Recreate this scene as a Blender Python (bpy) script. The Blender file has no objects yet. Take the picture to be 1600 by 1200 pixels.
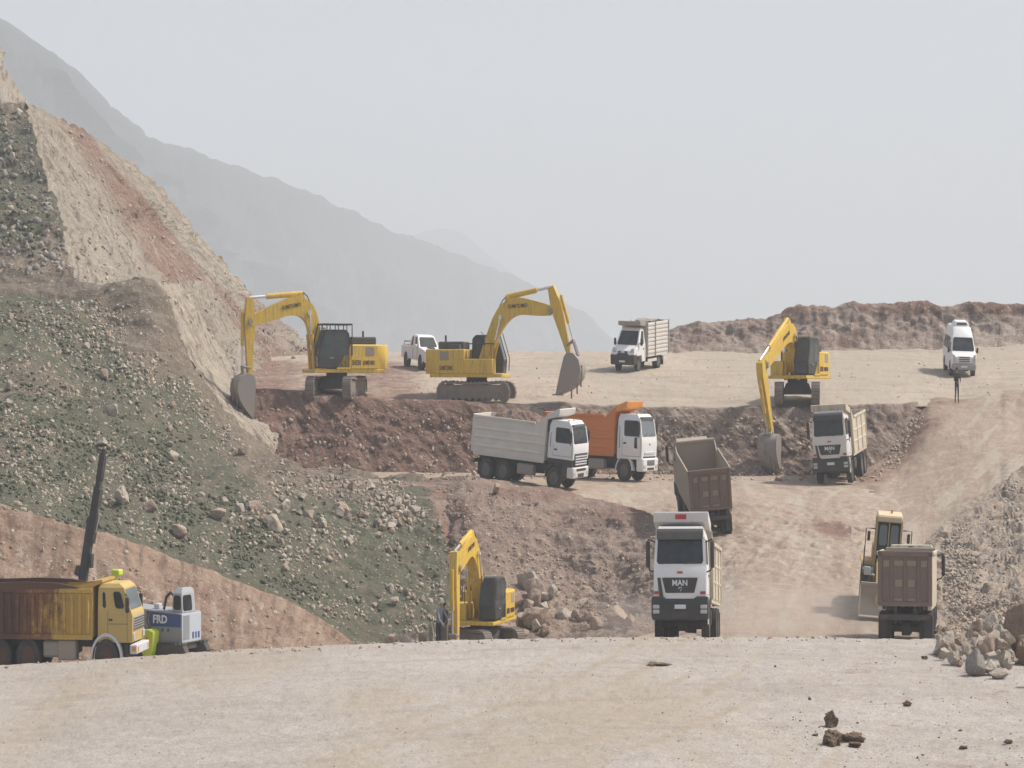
import bpy, bmesh, math, random
import numpy as np
from mathutils import Vector, Matrix
from mathutils.bvhtree import BVHTree
R = math.radians
SC = bpy.context.scene
COL = SC.collection
# ---------------------------------------------------------------- camera, sky, sun, exposure
FPX = 4000.0                       # focal length in pixels of the 1600 px wide photograph
cam_d = bpy.data.cameras.new('camera')
cam_d.sensor_width = 36.0
cam_d.lens = 36.0 * FPX / 1600.0
cam_d.clip_start = 1.0
cam_d.clip_end = 20000.0
cam = bpy.data.objects.new('camera', cam_d)
COL.objects.link(cam)
cam.location = (0, 0, 0)
cam.rotation_euler = (R(90), 0, 0)
SC.camera = cam
SUN_EL, SUN_AZ = 55.0, 82.0       # azimuth clockwise from +Y (the view direction)
world = bpy.data.worlds.new('World'); SC.world = world
world.use_nodes = True
wn = world.node_tree
sky = wn.nodes.new('ShaderNodeTexSky'); sky.sky_type = 'NISHITA'; sky.sun_disc = False
sky.sun_elevation = R(SUN_EL); sky.sun_rotation = R(SUN_AZ)
sky.dust_density = 4.0; sky.air_density = 1.0
bgn = wn.nodes['Background']; bgn.inputs[1].default_value = 0.12
wn.links.new(sky.outputs[0], bgn.inputs[0])
sun_d = bpy.data.lights.new('sun', 'SUN'); sun_d.energy = 4.4; sun_d.angle = R(3.0)
sun_d.color = (1.0, 0.955, 0.89)
sun = bpy.data.objects.new('sun', sun_d); COL.objects.link(sun)
sv = Vector((math.sin(R(SUN_AZ)) * math.cos(R(SUN_EL)), math.cos(R(SUN_AZ)) * math.cos(R(SUN_EL)), math.sin(R(SUN_EL))))
sun.rotation_euler = (-sv).to_track_quat('-Z', 'Y').to_euler()
sun.location = sv * 400
SC.view_settings.view_transform = 'Standard'
SC.view_settings.look = 'None'
SC.view_settings.exposure = 0.46
SC.view_settings.gamma = 1.0
SC.cycles.use_denoising = True
SC.cycles.volume_bounces = 2
SC.cycles.max_bounces = 6
SC.cycles.use_adaptive_sampling = True
ZS = 1.5                           # everything in this place stands tall: heights are 1.5 x
rnd = random.Random(7)

def tag(o, label=None, cat=None, group=None, kind=None):
    if label: o['label'] = label
    if cat: o['category'] = cat
    if group: o['group'] = group
    if kind: o['kind'] = kind
    return o

# ---------------------------------------------------------------- numpy noise
def _hash(ix, iy, iz, seed):
    h = (ix.astype(np.int64) * 374761393 + iy.astype(np.int64) * 668265263 + iz.astype(np.int64) * 2147483647 + seed * 974711) & 0xffffffff
    h = ((h ^ (h >> 13)) * 1274126177) & 0xffffffff
    h = (h ^ (h >> 16)) & 0xffffffff
    return h.astype(np.float64) / 4294967295.0

def vnoise(P, seed=0):
    P = np.asarray(P, dtype=np.float64)
    i = np.floor(P); f = P - i; f = f * f * (3 - 2 * f)
    i = i.astype(np.int64)
    out = 0
    for dx in (0, 1):
        wx = f[:, 0] if dx else 1 - f[:, 0]
        for dy in (0, 1):
            wy = f[:, 1] if dy else 1 - f[:, 1]
            for dz in (0, 1):
                wz = f[:, 2] if dz else 1 - f[:, 2]
                out = out + wx * wy * wz * _hash(i[:, 0] + dx, i[:, 1] + dy, i[:, 2] + dz, seed)
    return out * 2 - 1

def fbm(P, scale, octv=4, seed=0, gain=0.5):
    P = np.asarray(P, dtype=np.float64) * scale
    a, s, t = 1.0, 0, 0
    for k in range(octv):
        s = s + a * vnoise(P * (2.03 ** k) + k * 17.3, seed + k * 7)
        t += a; a *= gain
    return s / t

# ---------------------------------------------------------------- materials
class NT:
    def __init__(self, name):
        self.m = bpy.data.materials.new(name); self.m.use_nodes = True
        self.t = self.m.node_tree; self.n = self.t.nodes; self.l = self.t.links
        self.b = self.n['Principled BSDF']
    def new(self, kind, **kw):
        n = self.n.new(kind)
        for k, v in kw.items():
            if k.startswith('i_'):
                n.inputs[k[2:].replace('_', ' ')].default_value = v
            else:
                setattr(n, k, v)
        return n
    def link(self, a, b): self.l.new(a, b)
    def coord(self, scale=(1, 1, 1), out='Object'):
        tc = self.new('ShaderNodeTexCoord'); mp = self.new('ShaderNodeMapping')
        mp.inputs['Scale'].default_value = scale
        self.link(tc.outputs[out], mp.inputs['Vector'])
        return mp.outputs['Vector']
    def noise(self, vec, scale, detail=6, rough=0.6, dist=0.0):
        n = self.new('ShaderNodeTexNoise'); n.inputs['Scale'].default_value = scale
        n.inputs['Detail'].default_value = detail; n.inputs['Roughness'].default_value = rough
        n.inputs['Distortion'].default_value = dist
        self.link(vec, n.inputs['Vector']); return n.outputs['Fac']
    def ramp(self, fac, stops, interp='LINEAR'):
        r = self.new('ShaderNodeValToRGB'); cr = r.color_ramp; cr.interpolation = interp
        while len(cr.elements) < len(stops): cr.elements.new(0.5)
        for e, (p, c) in zip(cr.elements, stops):
            e.position = p; e.color = (c, c, c, 1) if isinstance(c, (int, float)) else (*c, 1)
        self.link(fac, r.inputs[0]); return r.outputs[0]
    def mix(self, fac, a, b, mode='MIX'):
        m = self.new('ShaderNodeMix'); m.data_type = 'RGBA'; m.blend_type = mode
        for v, s in ((fac, m.inputs[0]), (a, m.inputs[6]), (b, m.inputs[7])):
            if isinstance(v, (int, float)): s.default_value = v
            elif isinstance(v, tuple): s.default_value = (*v, 1)
            else: self.link(v, s)
        return m.outputs[2]
    def math(self, op, a, b=0.5, clamp=False):
        m = self.new('ShaderNodeMath'); m.operation = op; m.use_clamp = clamp
        for v, s in ((a, m.inputs[0]), (b, m.inputs[1])):
            if isinstance(v, (int, float)): s.default_value = v
            else: self.link(v, s)
        return m.outputs[0]
    def bump(self, h, strength=0.5, dist=0.1):
        b = self.new('ShaderNodeBump'); b.inputs['Strength'].default_value = strength
        b.inputs['Distance'].default_value = dist
        self.link(h, b.inputs['Height']); self.link(b.outputs[0], self.b.inputs['Normal'])

def soil(name, base, dark, pale, speck=0.35, speck_scale=2.2, streak=None, bump=0.6, bdist=0.15, uvstreak=(1, 1), fine=6.0, grit=0.42):
    """loose earth; vertex attribute 'zone' mixes in grass (r), red earth (g) and pale dust (b)"""
    M = NT(name); v = M.coord()
    n1 = M.noise(v, 0.12, 7, 0.62); n2 = M.noise(v, 0.9, 8, 0.68); n3 = M.noise(v, fine, 6, 0.7)
    c = M.mix(M.ramp(n1, [(0.35, 0.0), (0.65, 1.0)]), base, dark)
    c = M.mix(M.ramp(n2, [(0.42, 0.0), (0.72, 0.85)]), c, pale)
    at = M.new('ShaderNodeAttribute'); at.attribute_name = 'zone'
    sp = M.new('ShaderNodeSeparateColor'); M.link(at.outputs['Color'], sp.inputs[0])
    jit = M.math('SUBTRACT', n2, 0.5)
    def zmix(c, ch, col_a, col_b, k=1.2):
        f = M.math('ADD', sp.outputs[ch], M.math('MULTIPLY', jit, k))
        f = M.ramp(f, [(0.38, 0.0), (0.62, 1.0)])
        f = M.math('MULTIPLY', f, M.ramp(sp.outputs[ch], [(0.02, 0.0), (0.2, 1.0)]))
        cc = M.mix(M.ramp(n3, [(0.35, 0.0), (0.65, 1.0)]), col_a, col_b)
        return M.mix(f, c, cc)
    c = zmix(c, 1, (0.25, 0.158, 0.122), (0.18, 0.108, 0.085), 0.8)
    c = zmix(c, 2, (0.43, 0.37, 0.295), (0.36, 0.305, 0.24), 0.8)
    c = zmix(c, 0, (0.132, 0.13, 0.09), (0.09, 0.093, 0.062), 2.0)
    if streak:
        uv = M.coord((uvstreak[0], uvstreak[1], 1), 'UV')
        s = M.noise(uv, 1.0, 5, 0.65, 0.3)
        c = M.mix(M.ramp(s, [(0.36, streak), (0.5, 0.0)]), c, (0.10, 0.066, 0.05), 'MIX')
        c = M.mix(M.ramp(s, [(0.55, 0.0), (0.74, streak * 0.9)]), c, (0.45, 0.37, 0.30), 'MIX')
    # small stones of many sizes
    for k, (sc, th) in enumerate(((speck_scale, 0.16), (speck_scale * 2.7, 0.2))):
        vo = M.new('ShaderNodeTexVoronoi'); vo.inputs['Scale'].default_value = sc
        vo.inputs['Randomness'].default_value = 1.0
        M.link(v, vo.inputs['Vector'])
        dm = M.ramp(vo.outputs['Distance'], [(th, 1.0), (th + 0.12, 0.0)])
        sep = M.new('ShaderNodeSeparateColor'); M.link(vo.outputs['Color'], sep.inputs[0])
        gate = M.ramp(sep.outputs[0], [(1 - speck, 0.0), (1 - speck + 0.05, 1.0)])
        pal = M.mix(sep.outputs[1], (0.50, 0.44, 0.36), (0.30, 0.245, 0.20))
        c = M.mix(M.math('MULTIPLY', M.math('MULTIPLY', dm, gate), 0.75), c, pal)
    c = M.mix(M.ramp(n3, [(0.3, grit), (0.56, 0.0)]), c, (0.10, 0.078, 0.06))
    M.link(c, M.b.inputs['Base Color'])
    M.b.inputs['Roughness'].default_value = 0.95
    M.b.inputs['Specular IOR Level'].default_value = 0.15
    h = M.math('ADD', M.math('MULTIPLY', n2, 1.0), M.math('MULTIPLY', n3, 0.35))
    M.bump(h, bump, bdist)
    return M.m

def paint(name, col, rough=0.45, dust=0.3, dustcol=(0.36, 0.29, 0.22), metal=0.0, streak=0.0, streakcol=(0.12, 0.05, 0.03), scale=1.0, sdir=(5.0, 5.0, 0.55)):
    M = NT(name); v = M.coord()
    n = M.noise(v, 1.3 * scale, 7, 0.65); n2 = M.noise(v, 9 * scale, 4, 0.6)
    c = M.mix(M.ramp(n2, [(0.3, 0.0), (0.8, 0.12)]), col, (0.02, 0.02, 0.02))
    if streak:
        v2 = M.coord(tuple(k * scale for k in sdir))
        s = M.noise(v2, 1.0, 6, 0.7, 0.4)
        c = M.mix(M.ramp(s, [(0.5 - streak * 0.18, 0.0), (0.66 - streak * 0.1, 0.95)]), c, streakcol)
    c = M.mix(M.ramp(n, [(0.32, dust * 0.25), (0.75, dust)]), c, dustcol)
    M.link(c, M.b.inputs['Base Color'])
    M.link(M.ramp(n, [(0.3, rough), (0.75, min(1.0, rough + 0.35))]), M.b.inputs['Roughness'])
    M.b.inputs['Metallic'].default_value = metal
    M.b.inputs['Specular IOR Level'].default_value = 0.4
    return M.m

def glass(name, tint=(0.018, 0.024, 0.03), rough=0.08):
    M = NT(name); v = M.coord()
    n = M.noise(v, 1.6, 5, 0.6)
    c = M.mix(M.ramp(n, [(0.35, 0.0), (0.8, 0.35)]), tint, (0.16, 0.15, 0.135))
    M.link(c, M.b.inputs['Base Color'])
    M.b.inputs['Roughness'].default_value = rough
    M.b.inputs['IOR'].default_value = 1.45
    M.b.inputs['Specular IOR Level'].default_value = 0.4
    return M.m

MT = dict(
    road=soil('road_gravel', (0.435, 0.39, 0.345), (0.36, 0.315, 0.27), (0.48, 0.44, 0.40), 0.3, 4.2, 0.13, 1.0, 0.07, (0.09, 0.5), fine=13.0, grit=0.62),
    floor=soil('pit_earth', (0.365, 0.285, 0.22), (0.305, 0.232, 0.177), (0.43, 0.352, 0.28), 0.18, 2.6, 0.2, 0.7, 0.1, (0.6, 0.03)),
    spoil=soil('spoil_rubble', (0.27, 0.198, 0.158), (0.205, 0.147, 0.117), (0.34, 0.265, 0.212), 0.4, 2.2, 0.25, 1.0, 0.2, (0.8, 0.12)),
    face=soil('quarry_rock', (0.29, 0.222, 0.18), (0.20, 0.148, 0.12), (0.38, 0.305, 0.25), 0.3, 1.6, 0.75, 1.0, 0.3, (1.5, 0.16)),
    hill=soil('hill_scrub', (0.20, 0.16, 0.12), (0.135, 0.11, 0.082), (0.26, 0.21, 0.165), 0.38, 1.7, None, 1.0, 0.25),
    bank=soil('red_bank', (0.27, 0.183, 0.128), (0.20, 0.13, 0.09), (0.36, 0.27, 0.205), 0.28, 2.4, 0.75, 0.9, 0.2, (1.6, 0.11)),
    cut=soil('cut_strata', (0.30, 0.265, 0.212), (0.245, 0.213, 0.168), (0.355, 0.32, 0.265), 0.3, 1.5, 0.7, 0.9, 0.2, (1.5, 0.07)),
    plateau=soil('plateau_earth', (0.44, 0.36, 0.285), (0.36, 0.285, 0.22), (0.50, 0.43, 0.355), 0.25, 2.0, 0.2, 0.6, 0.12, (0.12, 0.7)),
    rubble=soil('rubble_bank', (0.40, 0.32, 0.25), (0.31, 0.24, 0.185), (0.48, 0.41, 0.34), 0.75, 1.9, 0.15, 1.1, 0.25, (0.5, 0.3)),
    farbank=soil('far_bank', (0.36, 0.285, 0.235), (0.25, 0.18, 0.148), (0.46, 0.39, 0.33), 0.35, 1.2, 0.7, 1.0, 0.35, (0.8, 0.1)),
    mount=soil('mountain_rock', (0.10, 0.105, 0.105), (0.07, 0.075, 0.075), (0.135, 0.135, 0.13), 0.0, 0.05, None, 0.6, 6.0, fine=0.2),
)

# ---------------------------------------------------------------- terrain sheets
def P3(px, py, D):
    return ((px - 800.0) * D / FPX, D, -(py - 600.0) * D / FPX)

def _cr(n, per):
    idx, w = [], []
    for s in range(n - 1):
        for k in range(per[s]):
            idx.append(s); w.append(k / per[s])
    idx.append(n - 2); w.append(1.0)
    i = np.array(idx); t = np.array(w)
    tang = 0.35
    m = np.zeros((len(i), n))
    for r, (s, u) in enumerate(zip(i, t)):
        h00 = 2*u**3 - 3*u**2 + 1; h10 = u**3 - 2*u**2 + u; h01 = -2*u**3 + 3*u**2; h11 = u**3 - u**2
        m[r, s] += h00; m[r, s+1] += h01
        a, b = max(s-1, 0), min(s+1, n-1); m[r, b] += tang*h10; m[r, a] -= tang*h10
        a, b = max(s, 0), min(s+2, n-1); m[r, b] += tang*h11; m[r, a] -= tang*h11
    return m

ALL_V, ALL_F = [], []
def sheet(name, rows, mat, amp, nscale=0.35, cell=2.4, zone=None, ridge=0.0, track=True, seed=3, fineamp=0.35, vamp=None, lat=0.0):
    """rows: polylines of (px, py, depth), all with the same number of points, lofted into one real surface"""
    # carry the outermost columns well past the edges of the view
    if track: rows = [[((p[0] - 420 if p[0] <= -150 else p[0] + 320 if p[0] >= 1700 else p[0]), p[1], p[2]) for p in r] for r in rows]
    N = np.array([[P3(*p) for p in r] for r in rows])
    Q = np.array([[(p[0], p[1]) for p in r] for r in rows], float)
    nr, nc = N.shape[:2]
    dc = np.linalg.norm(np.diff(Q, axis=1), axis=2).max(0); dr = np.linalg.norm(np.diff(Q, axis=0), axis=2).max(1)
    pc = [int(max(2, d / cell)) for d in dc]; pr = [int(max(3, d / cell)) for d in dr]
    A, B = _cr(nr, pr), _cr(nc, pc)
    G = np.einsum('ri,ijk->rjk', A, N); G = np.einsum('cj,rjk->rck', B, G)
    h, w = G.shape[:2]
    du = np.gradient(G, axis=1); dv = np.gradient(G, axis=0)
    nrm = np.cross(du, dv); nrm /= (np.linalg.norm(nrm, axis=2, keepdims=True) + 1e-9)
    nrm *= np.where(nrm[..., 1:2] * 0.6 - nrm[..., 2:3] > 0, -1, 1)     # towards the viewer and up
    F = G.reshape(-1, 3)
    avec = A @ (np.array(vamp, float) if vamp is not None else np.ones(nr))
    d = fbm(F, nscale, 5, seed) + fineamp * fbm(F, nscale * 5, 4, seed + 50)
    if ridge:
        d = d + ridge * (1 - 2 * np.abs(fbm(F, nscale * 1.7, 4, seed + 9)))
    disp = (d.reshape(h, w) * amp * avec[:, None])[..., None] * nrm
    G2 = G + disp
    if lat:      # ragged outlines: push points about sideways and up and down too
        L_ = np.stack([fbm(F, 0.35, 5, 201, 0.62), fbm(F, 0.35, 3, 203) * 0.3, fbm(F, 0.35, 5, 207, 0.62)], -1) * lat
        G2 = G2 + L_.reshape(h, w, 3)
    V = G2.reshape(-1, 3)
    I = np.arange(h * w).reshape(h, w)
    faces = np.stack([I[:-1, :-1], I[:-1, 1:], I[1:, 1:], I[1:, :-1]], -1).reshape(-1, 4)
    me = bpy.data.meshes.new(name)
    me.vertices.add(len(V)); me.vertices.foreach_set('co', V.ravel())
    me.loops.add(faces.size); me.loops.foreach_set('vertex_index', faces.ravel())
    me.polygons.add(len(faces)); me.polygons.foreach_set('loop_start', np.arange(0, faces.size, 4))
    me.polygons.foreach_set('loop_total', np.full(len(faces), 4)); me.update()
    me.polygons.foreach_set('use_smooth', np.ones(len(faces), bool))
    # uv in metres along the sheet
    ul = np.cumsum(np.r_[0, np.linalg.norm(np.diff(G.mean(0), axis=0), axis=1)]); vl = np.cumsum(np.r_[0, np.linalg.norm(np.diff(G.mean(1), axis=0), axis=1)])
    UV = np.stack(np.meshgrid(ul, vl), -1).reshape(-1, 2)
    uv = me.uv_layers.new(name='UVMap'); uv.data.foreach_set('uv', UV[faces.ravel()].ravel())
    Z = np.zeros((len(V), 4)); Z[:, 3] = 1
    if zone is not None:
        q = np.stack([800 + FPX * V[:, 0] / V[:, 1], 600 - FPX * V[:, 2] / V[:, 1]], -1)
        for k, val in enumerate(zone(V, q[:, 0], q[:, 1], UV[:, 0], UV[:, 1])):
            Z[:, k] = np.clip(val, 0, 1)
    at = me.attributes.new('zone', 'FLOAT_COLOR', 'POINT'); at.data.foreach_set('color', Z.ravel())
    me.materials.append(mat)
    o = bpy.data.objects.new(name, me); COL.objects.link(o); o['kind'] = 'structure'
    if track:
        off = sum(len(x) for x in ALL_V)
        ALL_V.append(V); ALL_F.append(faces + off)
    return o

def Rw(D, cols, ys):
    return [(c, y, (D[i] if isinstance(D, (list, tuple)) else D)) for i, (c, y) in enumerate(zip(cols, ys))]

def sm(x, a, b):
    t = np.clip((x - a) / (b - a), 0, 1); return t * t * (3 - 2 * t)

def tyre_tracks(V, px, py, path, offs, seed):
    """where wheels have rolled: 1 on a track, along a path of (py, px), at sideways distances in metres"""
    cx = np.interp(py, [p[0] for p in path], [p[1] for p in path])
    d = (px - cx) * V[:, 1] / FPX + 0.35 * fbm(V, 0.12, 3, seed)
    gate = np.clip(0.75 + 0.9 * fbm(V, 0.16, 3, seed + 1), 0, 1)
    t = 0
    for k, o in enumerate(offs): t = np.maximum(t, np.exp(-((d - o) / 0.2) ** 2) * (0.6 + 0.4 * ((k * 37) % 10) / 10))
    return t * gate
_rt = random.Random(5)
RAMP_PATH = [(540, 1600), (580, 1585), (640, 1555), (700, 1500), (760, 1430), (820, 1350), (880, 1295), (940, 1262), (1005, 1245)]
RAMP_OFFS = [_rt.uniform(-7, 6) for _ in range(8)]; RAMP_OFFS += [o + 2.0 for o in RAMP_OFFS]
def lineside(px, py, x0, y0, x1, y1):
    """signed pixel distance to a line, positive below and to the right"""
    L = math.hypot(x1 - x0, y1 - y0)
    return ((x1 - x0) * (py - y0) - (y1 - y0) * (px - x0)) / L
# ---------------------------------------------------------------- the lie of the land
# foreground road up to its crest, then falling away behind it
c = [-170, 0, 150, 300, 550, 800, 1000, 1250, 1450, 1780]
def zrow(D, zs): return [(px, 600 - z * FPX / D, D) for px, z in zip(c, zs)]
road_rows = [zrow(58, [-11.5, -11.3, -11.1, -11.0, -10.7, -10.5, -10.4, -10.4, -10.4, -10.3]),
             zrow(80, [-11.8, -11.55, -11.3, -11.1, -10.75, -10.5, -10.4, -10.4, -10.45, -10.4]),
             zrow(96, [-11.85, -11.6, -11.35, -11.15, -10.75, -10.5, -10.4, -10.4, -10.45, -10.45]),
             Rw(105, c, [1052, 1040, 1032, 1021, 1007, 999, 996, 997, 999, 1001]),
             Rw(108, c, [1056, 1048, 1040, 1028, 1013, 1005, 1001, 1001, 1003, 1003]),
             Rw(118, c, [1062, 1050, 1040, 1029, 1025, 1014, 1008, 1006, 1005, 1005]),
             Rw(124, c, [1064, 1052, 1040, 1030, 1030, 1016, 1008, 1006, 1006, 1005])]
def z_road(V, px, py, u, v):
    n = fbm(V, 0.25, 4, 21)
    red = sm(px, 1000, 1350) * 0.35 + 0.25 * fbm(V * np.array([0.3, 1.2, 1]), 0.5, 3, 5)
    pale = 0.42 + 0.5 * fbm(V * np.array([0.5, 0.12, 1]), 0.5, 3, 8) - sm(px, 1150, 1500) * 0.3
    ta = tyre_tracks(V, px, py, [(995, 1090), (1050, 1010), (1100, 900), (1150, 760), (1210, 560)], [-4.2, -2.2, -.4, 1.6, 3.3, 5.3], 430)
    tb = tyre_tracks(V, px, py, [(995, 1415), (1050, 1400), (1100, 1380), (1150, 1355), (1210, 1320)], [-1.6, -1.1, .6, 1.1, 2.3], 440)
    patch = np.clip(fbm(V * np.array([.8, .35, 1]), 0.6, 4, 445) * 2.2 - 0.25, 0, 1) * sm(px, 1080, 1250)
    red = red * 0.8 + 0.07 * tb + 0.1 * patch; pale = pale + 0.3 * ta - 0.35 * tb - 0.4 * patch
    return (np.zeros(len(V)), np.clip(red, 0, 0.6) * (py > 960), pale)
sheet('haul_road', road_rows, MT['road'], 0.07, 0.5, 2.0, z_road, fineamp=1.0)

# pit floor, its bench and the spoil slope under the bench
c = [460, 580, 680, 780, 880, 980, 1060, 1150, 1250, 1350, 1440, 1510]
pit_rows = [Rw(112, c, [1035, 1028, 1020, 1014, 1011, 1007, 1006, 1005, 1005, 1005, 1005, 1004]),
            Rw(124, c, [1030, 1028, 1025, 1022, 1018, 1010, 1005, 1003, 1003, 1003, 1004, 1002]),
            Rw(131, c, [1022, 1020, 1018, 1015, 1010, 1000, 985, 968, 962, 964, 970, 970]),
            Rw(138, c, [1024, 1024, 1022, 1018, 1012, 992, 954, 925, 918, 922, 930, 930]),
            Rw(146, c, [968, 968, 950, 936, 930, 918, 894, 874, 870, 874, 880, 882]),
            Rw(155, c, [878, 854, 838, 846, 856, 850, 832, 822, 820, 824, 835, 845]),
            Rw(162, c, [790, 768, 762, 766, 780, 791, 786, 780, 784, 788, 795, 800]),
            Rw(170, c, [752, 744, 744, 746, 753, 757, 760, 760, 762, 764, 770, 775]),
            Rw(180, c, [738, 738, 738, 739, 740, 741, 742, 742, 742, 744, 748, 752]),
            Rw(183.5, c, [734, 734, 734, 735, 735, 736, 738, 738, 738, 738, 742, 742])]
def slope_mask(px, py, V):
    w = 12 * fbm(V, 0.4, 3, 31)
    m = sm(-lineside(px, py, 1130, 1000, 1000, 800) + w, -10, 25)
    edge = np.interp(px, [640, 720, 790, 870, 940, 1000, 1030], [748, 746, 754, 771, 784, 797, 812])
    return m * sm(py + w * 0.5, edge - 4, edge + 10)
def z_pit(V, px, py, u, v):
    s = slope_mask(px, py, V)
    n = fbm(V, 0.35, 4, 12)
    tr = fbm(np.stack([V[:, 0] * 1.4 + 0.12 * V[:, 1], V[:, 1] * 0.12, V[:, 2] * 0], -1), 1.0, 4, 77)
    pale = (1 - s) * (0.30 + 0.8 * tr + 0.35 * n)
    blot = 0.62 * np.exp(-((px - 1292) / 48) ** 2 - ((py - 825 + .25 * (px - 1292) * -1) / 15) ** 2) + 0.5 * np.exp(-((px - 1310) / 25) ** 2 - ((py - 890) / 50) ** 2)
    red = blot + s * (0.18 + 0.5 * n) + (1 - s) * np.clip(n * 0.7 - 0.15, 0, 1)
    green = sm(-lineside(px, py, 705, 1000, 662, 745), -20, 8) * 0.5 * (py > 760)
    tt = tyre_tracks(V, px, py, RAMP_PATH, RAMP_OFFS, 400) * (1 - s)
    t2 = tyre_tracks(V, px, py, [(735, 1000), (760, 1040), (820, 1120), (900, 1180), (1005, 1200)], [-3, -1, .6, 2.6], 420) * (1 - s)
    lf = sm(px, 745, 695) * sm(py, 738, 752)
    red = red + 0.3 * lf; pale = pale - 2 * lf; green = green + 0.25 * lf
    return (green, np.clip(red + 0.3 * t2, 0, 0.9), pale - 1.2 * blot + 0.6 * tt - 0.5 * t2)
sheet('pit_floor', pit_rows, MT['floor'], 0.16, 0.45, 2.2, z_pit, fineamp=0.6, ridge=0.15, vamp=[.4, .5, .8, 1, 2.2, 2.2, 1.2, .6, .5, .5])

# spoil slope: its own rubble sheet lying on the pit slope
spoil_rows = [[(648, 746, 165), (720, 745, 163), (790, 752, 162.6), (870, 768, 162), (940, 781, 160.5), (1000, 795, 158), (1026, 808, 155)],
              [(662, 778, 161.8), (725, 778, 159), (795, 785, 158.6), (870, 798, 158), (940, 812, 156), (1005, 825, 153), (1046, 838, 150)],
              [(690, 864, 153.6), (745, 868, 151), (810, 872, 151.5), (880, 880, 151), (950, 890, 148), (1018, 900, 144), (1078, 905, 141)],
              [(695, 952, 145), (750, 955, 143), (820, 955, 144), (890, 955, 143.5), (960, 960, 141), (1030, 964, 137), (1100, 970, 132)],
              [(690, 1006, 140), (750, 1000, 139.5), (820, 994, 139.5), (890, 990, 138), (960, 988, 135), (1040, 994, 129), (1118, 1000, 126)],
              [(690, 1030, 135), (750, 1026, 136), (820, 1022, 136), (890, 1018, 134), (960, 1016, 131), (1040, 1014, 126), (1122, 1012, 123)]]
def z_spoil(V, px, py, u, v):
    n = fbm(V, 0.3, 4, 12)
    red = 0.2 + 0.6 * n + 0.25 * sm(py, 860, 760)
    return (sm(-lineside(px, py, 705, 1000, 662, 745), -16, 4) * 0.6 * (py > 770), np.clip(red, 0, 0.55), np.clip(0.1 + 0.5 * fbm(V, 0.5, 3, 15), 0, 0.3) * sm(px, 990, 1100))
sheet('spoil_slope', spoil_rows, MT['spoil'], 0.32, 0.4, 2.0, z_spoil, ridge=0.45, fineamp=0.7, seed=14, vamp=[.35, .9, 1.2, 1.1, .7, .2], lat=0.5)

# the ramp that climbs to the plateau on the far side
c = [1330, 1400, 1450, 1500, 1560, 1620, 1720]
ramp_rows = [[(1330, 866, 148), (1400, 872, 148), (1442, 857, 149.5), (1502, 800, 155.5), (1560, 763, 161.5), (1620, 733, 166.6), (1720, 709, 171)],
             [(1330, 822, 155), (1400, 830, 155), (1450, 826, 155), (1505, 788, 159), (1560, 750, 164.5), (1620, 720, 169.5), (1720, 698, 174)],
             [(1330, 786, 163), (1400, 788, 163), (1452, 778, 163), (1506, 756, 165.5), (1560, 728, 169.5), (1620, 704, 173.5), (1720, 686, 177)],
             [(1330, 760, 172), (1400, 752, 172), (1450, 738, 172), (1503, 722, 172.5), (1560, 702, 174.5), (1620, 686, 177.5), (1720, 670, 181)],
             [(1330, 742, 179), (1400, 722, 179), (1450, 696, 179), (1500, 682, 179), (1560, 668, 180.5), (1620, 656, 182.5), (1720, 646, 185)],
             Rw(186, c, [738, 684, 641, 638, 628, 620, 612]),
             Rw(191.5, c, [640, 632, 617, 621, 613, 606, 600])]
def z_ramp(V, px, py, u, v):
    tr = fbm(np.stack([V[:, 0] * 1.1 - V[:, 1] * 0.16, V[:, 1] * 0.08, V[:, 2] * 0], -1), 1.0, 4, 70)
    n = fbm(V, 0.35, 4, 12)
    red = sm(lineside(px, py, 1345, 770, 1470, 640), 45, 8) * 0.5
    return (np.zeros(len(V)), np.clip(red + 0.2 * n, 0, 0.6), 0.24 + 0.7 * tr + 0.2 * n - red + 0.75 * tyre_tracks(V, px, py, RAMP_PATH, RAMP_OFFS, 400))
sheet('ramp', ramp_rows, MT['floor'], 0.14, 0.5, 2.2, z_ramp, fineamp=0.5, vamp=[.6, 1, 1, 1, 1, 1, .6], seed=5)

# quarry face under the plateau rim
fb = [(360, 760, 178), (430, 745, 178.5), (500, 746, 178.8), (580, 744, 179), (660, 742, 179.3), (740, 741, 179.6), (820, 740, 179.8), (900, 742, 180), (1000, 742, 180), (1080, 744, 180), (1150, 744, 178.8), (1230, 744, 179.6), (1300, 745, 179.8), (1350, 744, 180.3), (1402, 716, 182.3), (1442, 650, 187)]
ft = [(360, 622, 183), (400, 613, 183.2), (440, 611, 183.5), (500, 617, 183.2), (560, 624, 183), (640, 629, 183), (740, 632, 182.8), (800, 634, 183), (870, 632, 183.2), (1000, 637, 183.2), (1060, 641, 182.8), (1150, 640, 182.2), (1200, 637, 182), (1290, 638, 183), (1395, 635, 184.2), (1438, 627, 188)]
fm = [(a[0] * .5 + b[0] * .5, a[1] * .45 + b[1] * .55, a[2] * .45 + b[2] * .55) for a, b in zip(fb, ft)]
ft2 = [(a[0], a[1] + 1, a[2] + 1.4) for a in ft]
ft3 = [(a[0], a[1] + 9, a[2] + 3.5) for a in ft]
fb0 = [(a[0], a[1] + 5, a[2] - 1.2) for a in fb]
def z_face(V, px, py, u, v):
    n = fbm(V, 0.3, 4, 40)
    red = 0.8 * sm(px, 860, 720) + 0.25 * n + 0.2 * np.exp(-((px - 1290) / 40) ** 2)
    pale = 0.55 * sm(px, 950, 1010) * sm(px, 1130, 1060) + 0.4 * fbm(V * np.array([1, 1, .4]), 0.5, 3, 44) * sm(px, 800, 950)
    return (np.zeros(len(V)), np.clip(red, 0, 0.9), np.clip(pale, 0, 0.5))
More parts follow.
